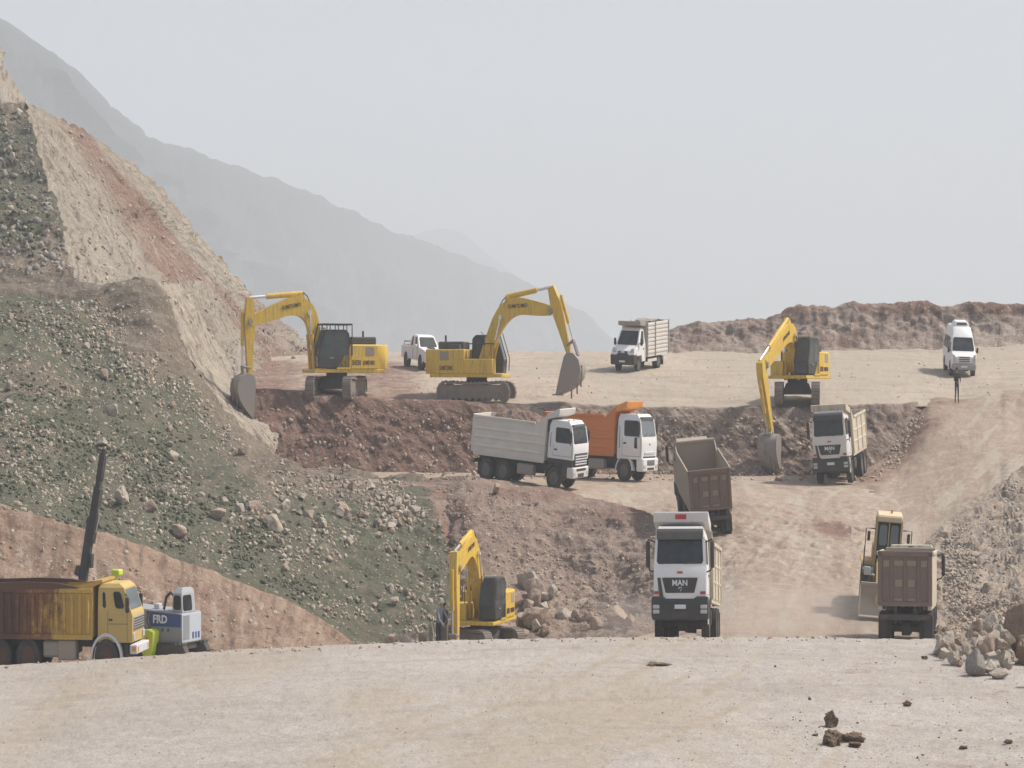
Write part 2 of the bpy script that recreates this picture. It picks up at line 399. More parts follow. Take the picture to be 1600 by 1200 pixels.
sheet('quarry_face', [fb0, fb, fm, ft, ft2, ft3], MT['face'], 0.4, 0.35, 2.0, z_face, ridge=0.5, fineamp=0.6, seed=23, vamp=[.5, .6, 1.1, .35, .25, .1], lat=0.35)

# plateau
c = [360, 440, 500, 560, 650, 750, 870, 1000, 1100, 1200, 1290, 1360, 1402, 1445, 1500, 1600, 1740]
pl_rows = [Rw([183.4] * 12 + [185, 187.3, 188, 189, 189], c, [619, 613, 618, 625, 631, 633, 634, 638, 641, 638, 638, 640, 636, 635, 635, 616, 608]),
           Rw([190] * 12 + [190, 192, 192, 192, 192], c, [602, 600, 600, 602, 605, 606, 606, 608, 610, 610, 609, 610, 611, 611, 617, 608, 602]),
           Rw(200, c, [586, 583, 580, 580, 581, 582, 582, 582, 584, 583, 582, 581, 583, 585, 588, 585, 578]),
           Rw(212, c, [571, 568, 564, 562, 561, 561, 560, 559, 561, 560, 558, 557, 558, 560, 562, 560, 553]),
           Rw(224, c, [560, 557, 553, 551, 551, 550, 549, 549, 550, 549, 547, 546, 545, 545, 543, 537, 528]),
           Rw(230, c, [572, 568, 564, 562, 562, 562, 562, 562, 562, 556, 554, 552, 551, 550, 548, 545, 536])]
def z_pl(V, px, py, u, v):
    n = fbm(V * np.array([.6, .25, 1]), 0.4, 4, 12)
    red = 0.55 * sm(px + 60 * n, 760, 620) * sm(py, 545, 575) + 0.25 * sm(px, 480, 400)
    pale = 0.5 + 0.8 * n + 0.3 * sm(px, 1050, 1150) - red
    return (np.zeros(len(V)), np.clip(red + 0.15 * n, 0, 0.6), pale)
sheet('plateau', pl_rows, MT['plateau'], 0.16, 0.45, 2.4, z_pl, fineamp=0.5, vamp=[.5, 1, 1, 1, 1.2, 1], seed=8)

# rubble bank falling from the ramp's shoulder to the road
rub_rows = [[(1432, 856, 150), (1500, 800, 156), (1560, 762, 162), (1620, 732, 167), (1760, 700, 172)],
            [(1440, 872, 147), (1505, 822, 152), (1565, 785, 157), (1625, 752, 161), (1760, 716, 165)],
            [(1448, 915, 139), (1510, 880, 142), (1570, 855, 144), (1640, 830, 146), (1760, 800, 149)],
            [(1456, 962, 129), (1515, 955, 128), (1575, 940, 128), (1645, 920, 129), (1760, 890, 131)],
            [(1462, 1000, 121), (1515, 1003, 117), (1580, 1002, 115), (1645, 998, 114), (1760, 990, 112)],
            [(1462, 1016, 116), (1515, 1018, 112), (1580, 1018, 109), (1645, 1014, 108), (1760, 1008, 106)]]
def z_rub(V, px, py, u, v):
    n = fbm(V, 0.3, 4, 61)
    return (sm(px, 1570, 1610) * sm(py, 840, 780) * 0.4, np.clip(0.1 + 0.5 * n, 0, .4), 0.25 + 0.5 * fbm(V, 0.4, 3, 66))
sheet('rubble_bank', rub_rows, MT['rubble'], 0.4, 0.45, 2.0, z_rub, ridge=0.3, fineamp=0.9, seed=33, vamp=[.5, 1, 1.1, 1.1, .8, .4], lat=0.6)

# red bank behind the lorry on the near side
bt = [(-160, 768, 128), (-60, 788, 128), (20, 805, 128), (100, 824, 128), (200, 851, 129), (300, 887, 130), (420, 931, 131), (490, 966, 132), (552, 1006, 133), (600, 1018, 134)]
bb = [(-160, 1056, 116), (-60, 1052, 116), (20, 1048, 116), (100, 1044, 116.5), (200, 1036, 117), (300, 1028, 118), (420, 1022, 120), (490, 1020, 123), (552, 1020, 128), (600, 1026, 130)]
bm_ = [(a[0] * .5 + b[0] * .5, a[1] * .5 + b[1] * .5, a[2] * .55 + b[2] * .45) for a, b in zip(bt, bb)]
bt2 = [(a[0], a[1] - 3, a[2] + 1.3) for a in bt]; bt3 = [(a[0], a[1] + 4, a[2] + 4) for a in bt]
bb0 = [(a[0], a[1] + 8, a[2] - 5) for a in bb]
def z_bank(V, px, py, u, v):
    n = fbm(V, 0.3, 4, 50)
    return (np.zeros(len(V)), 0.28 + 0.5 * n, np.clip(0.5 * fbm(V, 0.6, 3, 52) - 0.05, 0, 0.3))
sheet('earth_bank', [bb0, bb, bm_, bt, bt2, bt3], MT['bank'], 0.22, 0.5, 2.2, z_bank, ridge=0.35, fineamp=0.6, seed=41, vamp=[.2, .5, 1, .5, .3, .1], lat=0.4)

# green rocky hillside
h0 = [(-160, 800, 129), (0, 830, 129), (110, 850, 129.5), (220, 880, 130.5), (320, 915, 131.5), (430, 955, 133), (560, 1030, 135), (640, 1030, 137), (722, 1030, 138)]
h1 = [(-160, 764, 131), (0, 800, 131), (110, 824, 131.5), (220, 856, 132.5), (320, 892, 133.5), (430, 930, 134.5), (556, 990, 136), (640, 1000, 138.5), (718, 1000, 140)]
h2 = [(-160, 640, 151), (0, 660, 151), (110, 690, 151), (220, 722, 150), (320, 762, 149), (430, 802, 148), (540, 852, 147), (625, 892, 146), (708, 900, 147)]
h3 = [(-160, 500, 173), (0, 520, 173), (100, 545, 172), (190, 580, 171), (262, 640, 169), (360, 705, 166), (470, 752, 162), (570, 790, 158), (684, 820, 156)]
h4 = [(-160, 430, 189), (0, 438, 188), (80, 446, 186), (150, 452, 184), (238, 447, 183), (300, 573, 181), (368, 660, 178), (440, 726, 173), (662, 747, 163.8)]
h5 = [(-160, 424, 194), (0, 432, 193), (80, 440, 191), (150, 448, 189), (244, 450, 187), (310, 590, 184), (376, 676, 180), (450, 738, 175), (668, 750, 165)]
def z_hill(V, px, py, u, v):
    n = fbm(V, 0.16, 4, 90); n2 = fbm(V, 0.5, 4, 93)
    brown = np.maximum(sm(lineside(px, py, 60, 400, 260, 640) - 25 * n, 10, -45) * sm(px, 40, 130) * sm(py, 620, 560),
                       sm(py, 470, 446))
    edge = np.maximum(brown, 0.85 * sm(lineside(px, py, 240, 445, 440, 726), 70, 25) * sm(py, 430, 470) * sm(py, 800, 745))
    edge = np.maximum(edge, 0.7 * sm(lineside(px, py, 430, 780, 670, 800) - 30 * n2, 0, -35) * (px > 420))
    green = 0.74 + 0.5 * n + 0.3 * n2 - edge
    return (green, np.clip(0.22 * edge + 0.2 * n2, 0, 0.35), np.clip(0.4 * n2 - 0.1, 0, 0.25))
sheet('hillside', [h0, h1, h2, h3, h4, h5], MT['hill'], 0.5, 0.22, 2.2, z_hill, ridge=0.25, fineamp=0.7, seed=60, vamp=[.3, .5, 1, 1, .5, .3], lat=0.7)

# natural slope higher up
u0 = [(-170, 486, 182), (-40, 490, 182), (50, 492, 181.5), (128, 490, 181.5)]
u1 = [(-170, 360, 200), (-40, 360, 199), (35, 362, 198), (102, 366, 197)]
u2 = [(-170, 275, 214), (-50, 272, 213), (18, 276, 212), (73, 285, 210)]
u3 = [(-170, 170, 228), (-50, 170, 227), (5, 168, 226), (42, 168, 225)]
u4 = [(-170, 176, 236), (-50, 176, 235), (5, 174, 233), (46, 176, 231)]
def z_up(V, px, py, u, v):
    n = fbm(V, 0.18, 4, 95); n2 = fbm(V, 0.6, 4, 93)
    low = sm(py, 385, 420)
    return (0.6 + 0.5 * n + 0.4 * n2 - 0.55 * low - 0.4 * sm(py, 190, 170), np.clip(0.3 * low + 0.3 * n2, 0, .4), np.clip(0.5 * n2, 0, .3) * low)
sheet('upper_hillside', [u0, u1, u2, u3, u4], MT['hill'], 0.6, 0.25, 2.2, z_up, ridge=0.5, fineamp=0.6, seed=64, vamp=[.6, 1.3, .8, .4, .2], lat=0.9)

# cut slopes with their bands of rock
def band(px, py):
    return lineside(px, py, 75, 185, 330, 450)          # along the strata: negative to the upper right
def z_cut(V, px, py, u, v):
    w = 10 * fbm(V, 0.12, 4, 81) + 5 * fbm(V, 0.6, 3, 82)
    s = -lineside(px, py, 94, 207, 245, 431) + w
    t = -lineside(px, py, 168, 231, 329, 427) + w
    red = (0.66 + 0.3 * fbm(V, .5, 4, 88)) * sm(s, -32, 26) * (1 - sm(t, -18, 12))
    pale = 0.5 * sm(t, -6, 14) + 0.4 * sm(s, -8, -45) * (0.6 + 0.8 * fbm(V, 0.2, 3, 85))
    gr = 0.25 * np.exp(-(((px - 150) / 55) ** 2 + ((py - 380) / 60) ** 2))
    return (gr * 0, red, pale)
k0 = [(28, 160, 230), (62, 168, 234), (82, 178, 240), (102, 190, 246)]
k1 = [(60, 285, 212.5), (125, 275, 226), (170, 262, 242), (206, 256, 258)]
k1b = [(76, 330, 205.5), (150, 322, 222), (210, 312, 242), (256, 304, 270)]
k2 = [(90, 372, 199), (180, 366, 220), (245, 358, 250), (300, 356, 285)]
k3 = [(108, 452, 187.5), (235, 446, 206), (330, 450, 255), (398, 470, 320)]
k4 = [(114, 470, 187), (240, 470, 204), (340, 490, 250), (410, 500, 318)]
sheet('upper_cut_slope', [k0, k1, k1b, k2, k3, k4], MT['cut'], 0.3, 0.3, 2.0, z_cut, ridge=0.3, fineamp=0.5, seed=71, vamp=[.8, .8, .8, .8, .5, .2], lat=0.9)
s0 = [(-170, -60, 275), (-40, 55, 266), (4, 96, 262), (28, 138, 256), (52, 172, 250)]
s1 = [(-170, 60, 258), (-60, 110, 252), (0, 132, 248), (24, 155, 246), (50, 178, 244)]
s2 = [(-170, 200, 240), (-60, 190, 238), (0, 182, 236), (26, 180, 236), (50, 186, 238)]
sheet('top_slope', [s0, s1, s2], MT['cut'], 0.3, 0.3, 2.2, lambda V, px, py, u, v: (np.zeros(len(V)), np.zeros(len(V)), 0.3 + 0.4 * fbm(V, .3, 3, 4)), seed=72)
l0 = [(238, 440, 183.6), (290, 438, 205), (345, 449, 250), (398, 468, 300), (428, 486, 330)]
l1 = [(270, 512, 181.8), (312, 495, 202), (368, 488, 240), (415, 493, 290), (445, 508, 320)]
l2 = [(303, 575, 180.8), (342, 548, 200), (393, 522, 234), (432, 514, 270), (462, 524, 305)]
l3 = [(369, 660, 177.8), (397, 622, 188), (432, 590, 206), (464, 564, 234), (494, 552, 265)]
l4 = [(436, 728, 173), (428, 650, 186), (446, 622, 196), (500, 590, 214), (545, 566, 242)]
def z_low(V, px, py, u, v):
    w = 8 * fbm(V, 0.2, 4, 81) + 5 * fbm(V, 0.7, 3, 82)
    e = -lineside(px, py, 240, 445, 385, 672) + w        # distance from the near edge
    e2 = -lineside(px, py, 300, 455, 470, 640) + w
    pale = 0.5 * sm(e, 66, 24) + 0.45 * sm(e2, 62, 84) * sm(py, 530, 500)
    red = 0.62 * sm(e, 40, 80) * (1 - sm(e2, 66, 88)) * (0.8 + 0.5 * fbm(V, .25, 3, 83))
    return (0.28 * sm(e, 60, 30) * sm(py, 470, 520) * 0, np.clip(red, 0, .8), pale)
sheet('lower_cut_slope', [l0, l1, l2, l3, l4], MT['cut'], 0.3, 0.3, 2.0, z_low, ridge=0.25, fineamp=0.5, seed=75, vamp=[.5, .8, .8, .8, .6], lat=0.8)

# far bank of dug earth
c = [1034, 1090, 1150, 1200, 1235, 1260, 1300, 1330, 1370, 1400, 1450, 1475, 1520, 1560, 1600, 1760]
yb = [551, 551, 551, 549, 549, 548, 548, 548, 547, 547, 546, 545, 543, 540, 537, 528]
yt = [520, 504, 503, 497, 487, 483, 487, 478, 480, 475, 479, 485, 474, 477, 479, 476]
cb = [Rw(219, c, [y + 10 for y in yb]), Rw(223, c, yb), Rw(226, c, [y * .55 + t * .45 for y, t in zip(yb, yt)]), Rw(227.5, c, yt), Rw(230, c, [y + 2 for y in yt]), Rw(236, c, [y + 10 for y in yt])]
def z_far(V, px, py, u, v):
    top = sm(py, 498, 488)
    return (np.zeros(len(V)), np.clip(0.25 + 0.55 * fbm(V, .25, 4, 30) + 0.3 * top, 0, .8), np.clip(0.5 * fbm(V * np.array([1.6, 1, .3]), .5, 3, 31), 0, .4) * (1 - top))
sheet('far_bank', cb, MT['farbank'], 0.55, 0.4, 2.0, z_far, ridge=0.6, fineamp=0.7, seed=77, vamp=[.2, .5, 1, .55, .6, .2], lat=0.5)

# mountains
def ridge_rows(pts, D, drop, seed):
    ys = [p[1] for p in pts]; xs = [p[0] for p in pts]
    far = lambda x: D * (1 + (1.1 if D < 4000 else 0.5) * min(1, max(0, (x - 50) / 950)))          # the ridge runs away from us to the right
    rows = [[(x, y + 70, far(x) + 160) for x, y in zip(xs, ys)], [(x, y, far(x)) for x, y in zip(xs, ys)]]
    for k, (f, dd) in enumerate(((0.3, 0.02), (0.62, 0.03), (1.0, 0.04))):
        rows.append([(x - 30 * (k + 1), y + (drop - y) * f, far(x) * (1 - dd)) for x, y in zip(xs, ys)])
    return rows
m1 = [(-420, 20), (-200, 4), (-60, 12), (0, 36), (60, 78), (105, 108), (130, 130), (150, 152), (170, 174), (205, 200), (250, 226), (300, 240), (345, 256), (400, 276), (450, 292), (500, 312), (550, 334), (600, 358), (640, 374), (690, 392), (740, 412), (800, 432), (860, 460), (920, 500), (960, 540), (1020, 600), (1100, 640), (1300, 680)]
sheet('mountain', ridge_rows(m1, 1950, 660, 1), MT['mount'], 20, 0.006, 3.2, None, ridge=1.0, fineamp=0.4, track=False, seed=91, vamp=[.3, .25, 1, 1, 1])
m2 = [(380, 330), (480, 352), (560, 368), (630, 376), (660, 366), (695, 360), (725, 368), (750, 390), (780, 412), (820, 446), (880, 486), (940, 530), (1040, 590), (1200, 650), (1400, 690)]
sheet('mountain', ridge_rows(m2, 4100, 660, 1), MT['mount'], 20, 0.0045, 3.2, None, ridge=1.0, fineamp=0.4, track=False, seed=97, vamp=[.3, .2, 1, 1, 1])
# the ground all round
me = bpy.data.meshes.new('ground')
me.from_pydata([(-4400, -450, -22), (4400, -450, -22), (4400, 8400, -22), (-4400, 8400, -22)], [], [(0, 1, 2, 3)])
me.materials.append(MT['plateau']); g = bpy.data.objects.new('ground', me); COL.objects.link(g); g['kind'] = 'structure'

# the dusty air
HAZE = 0.0005
bmz = bmesh.new(); bmesh.ops.create_cube(bmz, size=1.0)
for v_ in bmz.verts:
    v_.co = Vector((v_.co.x * 9000, 4000 + v_.co.y * 9000, 388 + v_.co.z * 824))
me = bpy.data.meshes.new('haze'); bmz.to_mesh(me); bmz.free()
HM = bpy.data.materials.new('dusty_air'); HM.use_nodes = True
hn = HM.node_tree; hn.nodes.remove(hn.nodes['Principled BSDF'])
pv = hn.nodes.new('ShaderNodeVolumePrincipled'); pv.inputs['Density'].default_value = HAZE
pv.inputs['Color'].default_value = (0.69, 0.742, 0.785, 1); pv.inputs['Anisotropy'].default_value = 0.0
hn.links.new(pv.outputs[0], hn.nodes['Material Output'].inputs['Volume'])
me.materials.append(HM)
hz = bpy.data.objects.new('haze', me); COL.objects.link(hz)
tag(hz, 'pale dusty haze hanging over the whole site', None, None, 'stuff')

VV = np.concatenate(ALL_V); FF = np.concatenate(ALL_F)
BVH = BVHTree.FromPolygons([Vector(v) for v in VV], FF.tolist())
def ground(x, y, near=None):
    """height of the ground under (x, y)"""
    z = 60.0
    for _ in range(6):
        h = BVH.ray_cast(Vector((x, y, z)), Vector((0, 0, -1)))
        if h[0] is None: return None
        return h[0].z
def pick(px, py, dmax=400):
    """point of the ground seen in a direction"""
    d = Vector(((px - 800) / FPX, 1.0, -(py - 600) / FPX)).normalized()
    h = BVH.ray_cast(Vector((0, 0, 0)), d)
    return (h[0], h[1]) if h[0] is not None else (None, None)
# ---------------------------------------------------------------- stones
ROCK_M = {}
def rockmat(name, a, b, c):
    M = NT(name); v = M.coord()
    n = M.noise(v, 1.2, 8, 0.7); n2 = M.noise(v, 6.0, 6, 0.7)
    col = M.mix(M.ramp(n, [(0.35, 0.0), (0.68, 1.0)]), a, b)
    col = M.mix(M.ramp(n2, [(0.35, 0.6), (0.6, 0.0)]), col, c)
    gi = M.new('ShaderNodeNewGeometry')
    col = M.mix(M.math('MULTIPLY', gi.outputs['Random Per Island'], 0.5), col, c)
    M.link(col, M.b.inputs['Base Color']); M.b.inputs['Roughness'].default_value = 0.95
    M.b.inputs['Specular IOR Level'].default_value = 0.15
    M.bump(n2, 0.9, 0.08)
    return M.m
RK_PALE = rockmat('pale_stone', (0.60, 0.53, 0.44), (0.48, 0.41, 0.33), (0.29, 0.235, 0.185))
RK_PINK = rockmat('pink_stone', (0.52, 0.41, 0.325), (0.40, 0.305, 0.24), (0.26, 0.185, 0.14))
RK_GREY = rockmat('grey_stone', (0.38, 0.35, 0.31), (0.30, 0.27, 0.24), (0.17, 0.15, 0.135))
RK_RED = rockmat('red_rock', (0.35, 0.255, 0.18), (0.26, 0.18, 0.125), (0.15, 0.10, 0.072))

def rock_mesh(name, seed, mat, cuts=15, sub=3, rough=0.12, stretch=(1, 1, 1)):
    r = random.Random(seed)
    bm = bmesh.new(); bmesh.ops.create_icosphere(bm, subdivisions=sub, radius=1.0)
    for _ in range(cuts):
        d = Vector((r.gauss(0, 1), r.gauss(0, 1), r.gauss(0, 1))).normalized(); k = r.uniform(0.42, 0.82)
        for v in bm.verts:
            t = v.co.dot(d)
            if t > k: v.co -= d * (t - k) * 0.93
    P = np.array([v.co[:] for v in bm.verts])
    d = fbm(P, 1.6, 4, seed) * rough * 1.6 + fbm(P, 5, 3, seed + 3) * rough * 0.7
    for v, k in zip(bm.verts, d):
        v.co = v.co * (1 + k); v.co = Vector((v.co.x * stretch[0], v.co.y * stretch[1], v.co.z * stretch[2]))
    me = bpy.data.meshes.new(name); bm.to_mesh(me); bm.free()
    me.polygons.foreach_set('use_smooth', np.zeros(len(me.polygons), bool))
    me.materials.append(mat)
    return me
PROTO = {k: [rock_mesh('boulder', 11 * i + 3 + 100 * j, m, sub=4 if i < 3 else 3) for i in range(6)]
         for j, (k, m) in enumerate((('pale', RK_PALE), ('pink', RK_PINK), ('grey', RK_GREY), ('red', RK_RED)))}

def boulder(me, p, size, label, group=None, squash=1.0, rot=None, sink=0.25):
    o = bpy.data.objects.new('boulder', me); COL.objects.link(o)
    s = size * 0.5
    o.scale = (s * rnd.uniform(.85, 1.15), s * rnd.uniform(.85, 1.15), s * 1.25 * squash)
    o.rotation_euler = rot if rot else (rnd.uniform(-.4, .4), rnd.uniform(-.4, .4), rnd.uniform(0, 6.28))
    o.location = (p[0], p[1], p[2] + s * 1.25 * squash * (1 - 2 * sink))
    tag(o, label, 'boulder', group)
    return o

def inpoly(x, y, poly):
    c = False; n = len(poly); j = n - 1
    for i in range(n):
        xi, yi = poly[i]; xj, yj = poly[j]
        if (yi > y) != (yj > y) and x < (xj - xi) * (y - yi) / (yj - yi) + xi: c = not c
        j = i
    return c
def in_region(poly, r):
    xs = [p[0] for p in poly]; ys = [p[1] for p in poly]
    while True:
        x, y = r.uniform(min(xs), max(xs)), r.uniform(min(ys), max(ys))
        if inpoly(x, y, poly): return x, y

def scatter(n, poly, kinds, size, label, group, dens=None, seed=1, sink=0.25):
    r = random.Random(seed); k = 0
    while k < n:
        px, py = in_region(poly, r)
        if dens and r.random() > dens(px, py): continue
        p, nn = pick(px, py)
        if p is None: continue
        s = size[0] + (size[1] - size[0]) * r.random() ** 2.2
        boulder(r.choice(PROTO[r.choice(kinds)]), p, s, label, group, r.uniform(.7, 1.05), sink=sink); k += 1

SCRUB = NT('low_scrub'); _v = SCRUB.coord(); _n1 = SCRUB.noise(_v, 0.7, 5)
SCRUB.link(SCRUB.mix(SCRUB.ramp(_n1, [(0.3, 0.0), (0.7, 1.0)]), (0.08, 0.088, 0.055), (0.125, 0.125, 0.082)), SCRUB.b.inputs['Base Color']); SCRUB.b.inputs['Roughness'].default_value = 1.0
# distinct ones, each with its own place
def solo(px, py, w_px, kind, label, sq=1.0, i=0, D=None, rot=None, sink=0.2):
    p, _ = pick(px, py)
    o = boulder(PROTO[kind][i], p, w_px * p.y / FPX, label, None, sq, rot, sink)
    return o
HB = 'boulders on the green hillside'
HP = [(0, 470), (100, 470), (220, 560), (300, 640), (420, 745), (640, 765), (690, 830), (700, 980), (560, 990), (430, 915), (210, 835), (0, 790)]
def hdens(px, py):
    a = math.exp(-((lineside(px, py, 230, 500, 660, 790)) / 60.0) ** 2)
    b = 0.8 if (lineside(px, py, 300, 600, 660, 800) < 30 and px > 300) else 0
    return 0.10 + 0.8 * max(a, b)
# rows of small stones, nobody could count them: one object per slope
def stones(name, n, regions, size, mats, label, seed=1, dens=None):
    r = random.Random(seed); rs = np.random.RandomState(seed)
    ico = bmesh.new(); bmesh.ops.create_icosphere(ico, subdivisions=1, radius=1.0)
    iv = np.array([v.co[:] for v in ico.verts]); fi = np.array([[v.index for v in f.verts] for f in ico.faces]); ico.free()
    A, F, MI = [], [], []; k = 0; tries = 0
    while k < n and tries < n * 8:
        tries += 1
        poly = regions[k % len(regions)]
        px, py = in_region(poly, r)
        if dens and r.random() > dens(px, py): continue
        p, nn = pick(px, py)
        if p is None: continue
        s = size[0] + (size[1] - size[0]) * r.random() ** 5
        v = iv.copy()
        for _ in range(5):          # broken faces
            dd = rs.normal(size=3); dd /= np.linalg.norm(dd); t_ = v @ dd; kk = rs.uniform(.25, .7)
            v = v - np.outer(np.maximum(t_ - kk, 0), dd)
        v = v * (1 + rs.uniform(-.12, .12, (len(iv), 1))) * rs.uniform(.55, 1.25, 3) * s * 0.58
        v[:, 2] *= 1.2
        a = r.uniform(0, 6.28); ca, sa = math.cos(a), math.sin(a)
        v = np.stack([v[:, 0] * ca - v[:, 1] * sa, v[:, 0] * sa + v[:, 1] * ca, v[:, 2]], -1)
        A.append(v + np.array(p) + np.array([0, 0, s * 0.04])); F.append(fi + k * len(iv)); MI.append(np.full(len(fi), r.randrange(len(mats))))
        k += 1
    A = np.concatenate(A); F = np.concatenate(F); MI = np.concatenate(MI)
    me = bpy.data.meshes.new(name)
    me.vertices.add(len(A)); me.vertices.foreach_set('co', A.ravel())
    me.loops.add(F.size); me.loops.foreach_set('vertex_index', F.ravel().astype(np.int32))
    me.polygons.add(len(F)); me.polygons.foreach_set('loop_start', np.arange(0, F.size, 3)); me.polygons.foreach_set('loop_total', np.full(len(F), 3))
    me.update()
    for m in mats: me.materials.append(m)
    me.polygons.foreach_set('material_index', MI.astype(np.int32))
    o = bpy.data.objects.new(name, me); COL.objects.link(o); tag(o, label, None, None, 'stuff')
    return o

_cg = fbm(np.stack([np.repeat(np.arange(0, 1700, 8), 160) / 55.0, np.tile(np.arange(0, 1280, 8), 213) / 38.0, np.zeros(213 * 160)], -1), 1.0, 3, 303).reshape(213, 160)
def clump(x, y): return max(0.06, min(1.0, 0.28 + 2.9 * _cg[int(x / 8), int(y / 8)]))
HILL_ALL = [(0, 470), (120, 470), (230, 480), (300, 600), (420, 735), (650, 755), (700, 860), (690, 995), (560, 995), (430, 920), (210, 840), (0, 795)]
stones('hillside_stones', 12000, [HILL_ALL], (0.04, 0.36), [RK_PALE, RK_PALE, RK_PALE, RK_PINK], 'small pale stones strewn over the green hillside', 3, lambda x, y: (0.3 + 0.7 * hdens(x, y)) * clump(x, y))
stones('scrub_tufts', 9000, [HILL_ALL], (0.05, 0.36), [SCRUB.m], 'low green scrub and grass tufts on the hillside', 4, lambda x, y: clump(1600 - x, y) * (1 - 0.8 * hdens(x, y)) * (1 if lineside(x, y, 60, 400, 260, 640) > -5 else 0.1))
stones('upper_tufts', 500, [[(0, 175), (36, 175), (70, 290), (108, 400), (0, 400)]], (0.08, 0.5), [SCRUB.m], 'low scrub tufts on the dark upper slope', 15)
stones('upper_stones', 650, [[(0, 175), (36, 175), (70, 290), (116, 430), (0, 430)]], (0.06, 0.75), [RK_PALE, RK_GREY, RK_GREY], 'grey stones strewn over the upper slope', 5)
stones('spoil_stones', 4600, [[(660, 755), (790, 765), (900, 785), (1000, 810), (1050, 850), (1090, 985), (700, 985), (700, 860)]], (0.03, 0.24), [RK_PINK, RK_PALE, RK_PINK, RK_PINK], 'broken stone strewn down the spoil slope', 6,
       lambda x, y: 0.25 + 0.75 * math.exp(-((lineside(x, y, 690, 760, 960, 980)) / 55.0) ** 2) + 0.4 * (x > 980))
stones('bank_stones', 4600, [[(1470, 850), (1600, 745), (1600, 995), (1480, 995)]], (0.03, 0.32), [RK_PALE, RK_PINK, RK_PALE, RK_PALE], 'broken stone covering the rubble bank', 7, lambda x, y: (0.25 if lineside(x, y, 1455, 920, 1540, 1000) > 0 else 1) * clump(x, y))
stones('bank_stones', 600, [[(1375, 730), (1400, 735), (1448, 650), (1428, 645)]], (0.05, 0.35), [RK_PALE, RK_PINK], 'pale broken stone spilled beside the ramp', 8)
stones('face_stones', 1700, [[(400, 640), (740, 640), (745, 740), (440, 740)], [(1000, 650), (1270, 650), (1270, 742), (1000, 742)]], (0.05, 0.4), [RK_PINK, RK_PALE, RK_RED], 'stones stuck in the dug quarry face', 9)
stones('red_bank_stones', 700, [[(0, 815), (200, 860), (420, 940), (530, 1000), (300, 1015), (0, 1030)]], (0.06, 0.32), [RK_PALE, RK_PINK], 'small stones stuck in the red earth bank', 10)
stones('cut_stones', 700, [[(60, 190), (120, 200), (330, 430), (460, 560), (390, 610), (250, 450), (130, 440)]], (0.12, 0.5), [RK_PALE, RK_PINK], 'small stones stuck in the cut slope', 12)
stones('road_stones', 2600, [[(0, 1050), (600, 1012), (1480, 1002), (1600, 1040), (1600, 1199), (0, 1199)]], (0.012, 0.075), [RK_PALE, RK_PINK, RK_PALE, RK_RED], 'loose gravel lying on the haul road', 13, lambda x, y: 0.3 + 0.7 * (x > 1050))
stones('crest_stones', 700, [[(0, 1036), (300, 1016), (800, 995), (1400, 996), (1400, 1003), (800, 1004), (300, 1026), (0, 1046)]], (0.03, 0.2), [RK_PALE, RK_PINK], 'loose stones along the edge where the haul road drops away', 17)
stones('toe_stones', 900, [[(660, 738), (1270, 738), (1380, 735), (1380, 752), (1270, 752), (660, 750)]], (0.05, 0.42), [RK_PINK, RK_PALE, RK_RED], 'fallen stones along the foot of the quarry face', 18)
stones('plateau_stones', 700, [[(480, 570), (900, 565), (1040, 560), (1600, 560), (1600, 620), (1040, 630), (480, 610)]], (0.04, 0.22), [RK_PALE, RK_PINK], 'loose stones lying on the upper level', 14)

scatter(88, HP, ['pale', 'pale', 'pink'], (0.3, 1.0), 'pale boulder lying on the green rocky hillside', HB, hdens, 21)
scatter(34, [(330, 770), (430, 800), (560, 780), (640, 790), (640, 850), (480, 830), (420, 870), (330, 860)], ['pink', 'pale'], (0.45, 1.2), 'pale boulder lying on the green rocky hillside', HB, None, 22)
solo(190, 786, 34, 'pale', 'large rounded pale boulder on the green slope beside the black drill mast', 0.9, 0)
solo(175, 790, 17, 'pale', 'smaller pale boulder leaning against the large rounded boulder on the green slope', 0.8, 1)
solo(160, 696, 20, 'pale', 'pale boulder just above the tip of the black drill mast', 0.8, 2)
solo(279, 838, 32, 'pink', 'pinkish boulder cluster block at the top of the red bank, right of the drill mast', 0.8, 1)
solo(236, 800, 22, 'pink', 'pinkish boulder on the slope between the drill mast and the blocky cluster', 0.9, 2)
solo(201, 560 - 3, 14, 'pale', 'pale boulder beside the brown spoil below the cut bench', 0.8, 0) if False else None
solo(776, 772, 17, 'pink', 'upright pinkish block on the slope just under the white tipper lorry', 1.3, 1, sink=0.15)
solo(20, 252, 14, 'pale', 'pale upright rock on the dark upper slope', 1.3, 0)
solo(1086 - 10, 793, 14, 'pale', 'pale block on the pit floor edge beside the brown tipper', 0.9, 2) if False else None
# rock heap by the lower excavator
scatter(26, [(800, 935), (830, 905), (862, 925), (905, 960), (985, 975), (985, 992), (800, 995)], ['pink', 'pink', 'pale'], (0.7, 1.9), 'dusty pink boulder in the heap at the foot of the spoil slope', 'boulders heaped beside the lower excavator', None, 31)
solo(836, 935, 36, 'pink', 'biggest upright dusty boulder of the heap right of the lower excavator', 1.1, 2)
solo(965, 975, 26, 'pink', 'lone dusty boulder at the right end of the heap at the slope foot', 0.9, 0)
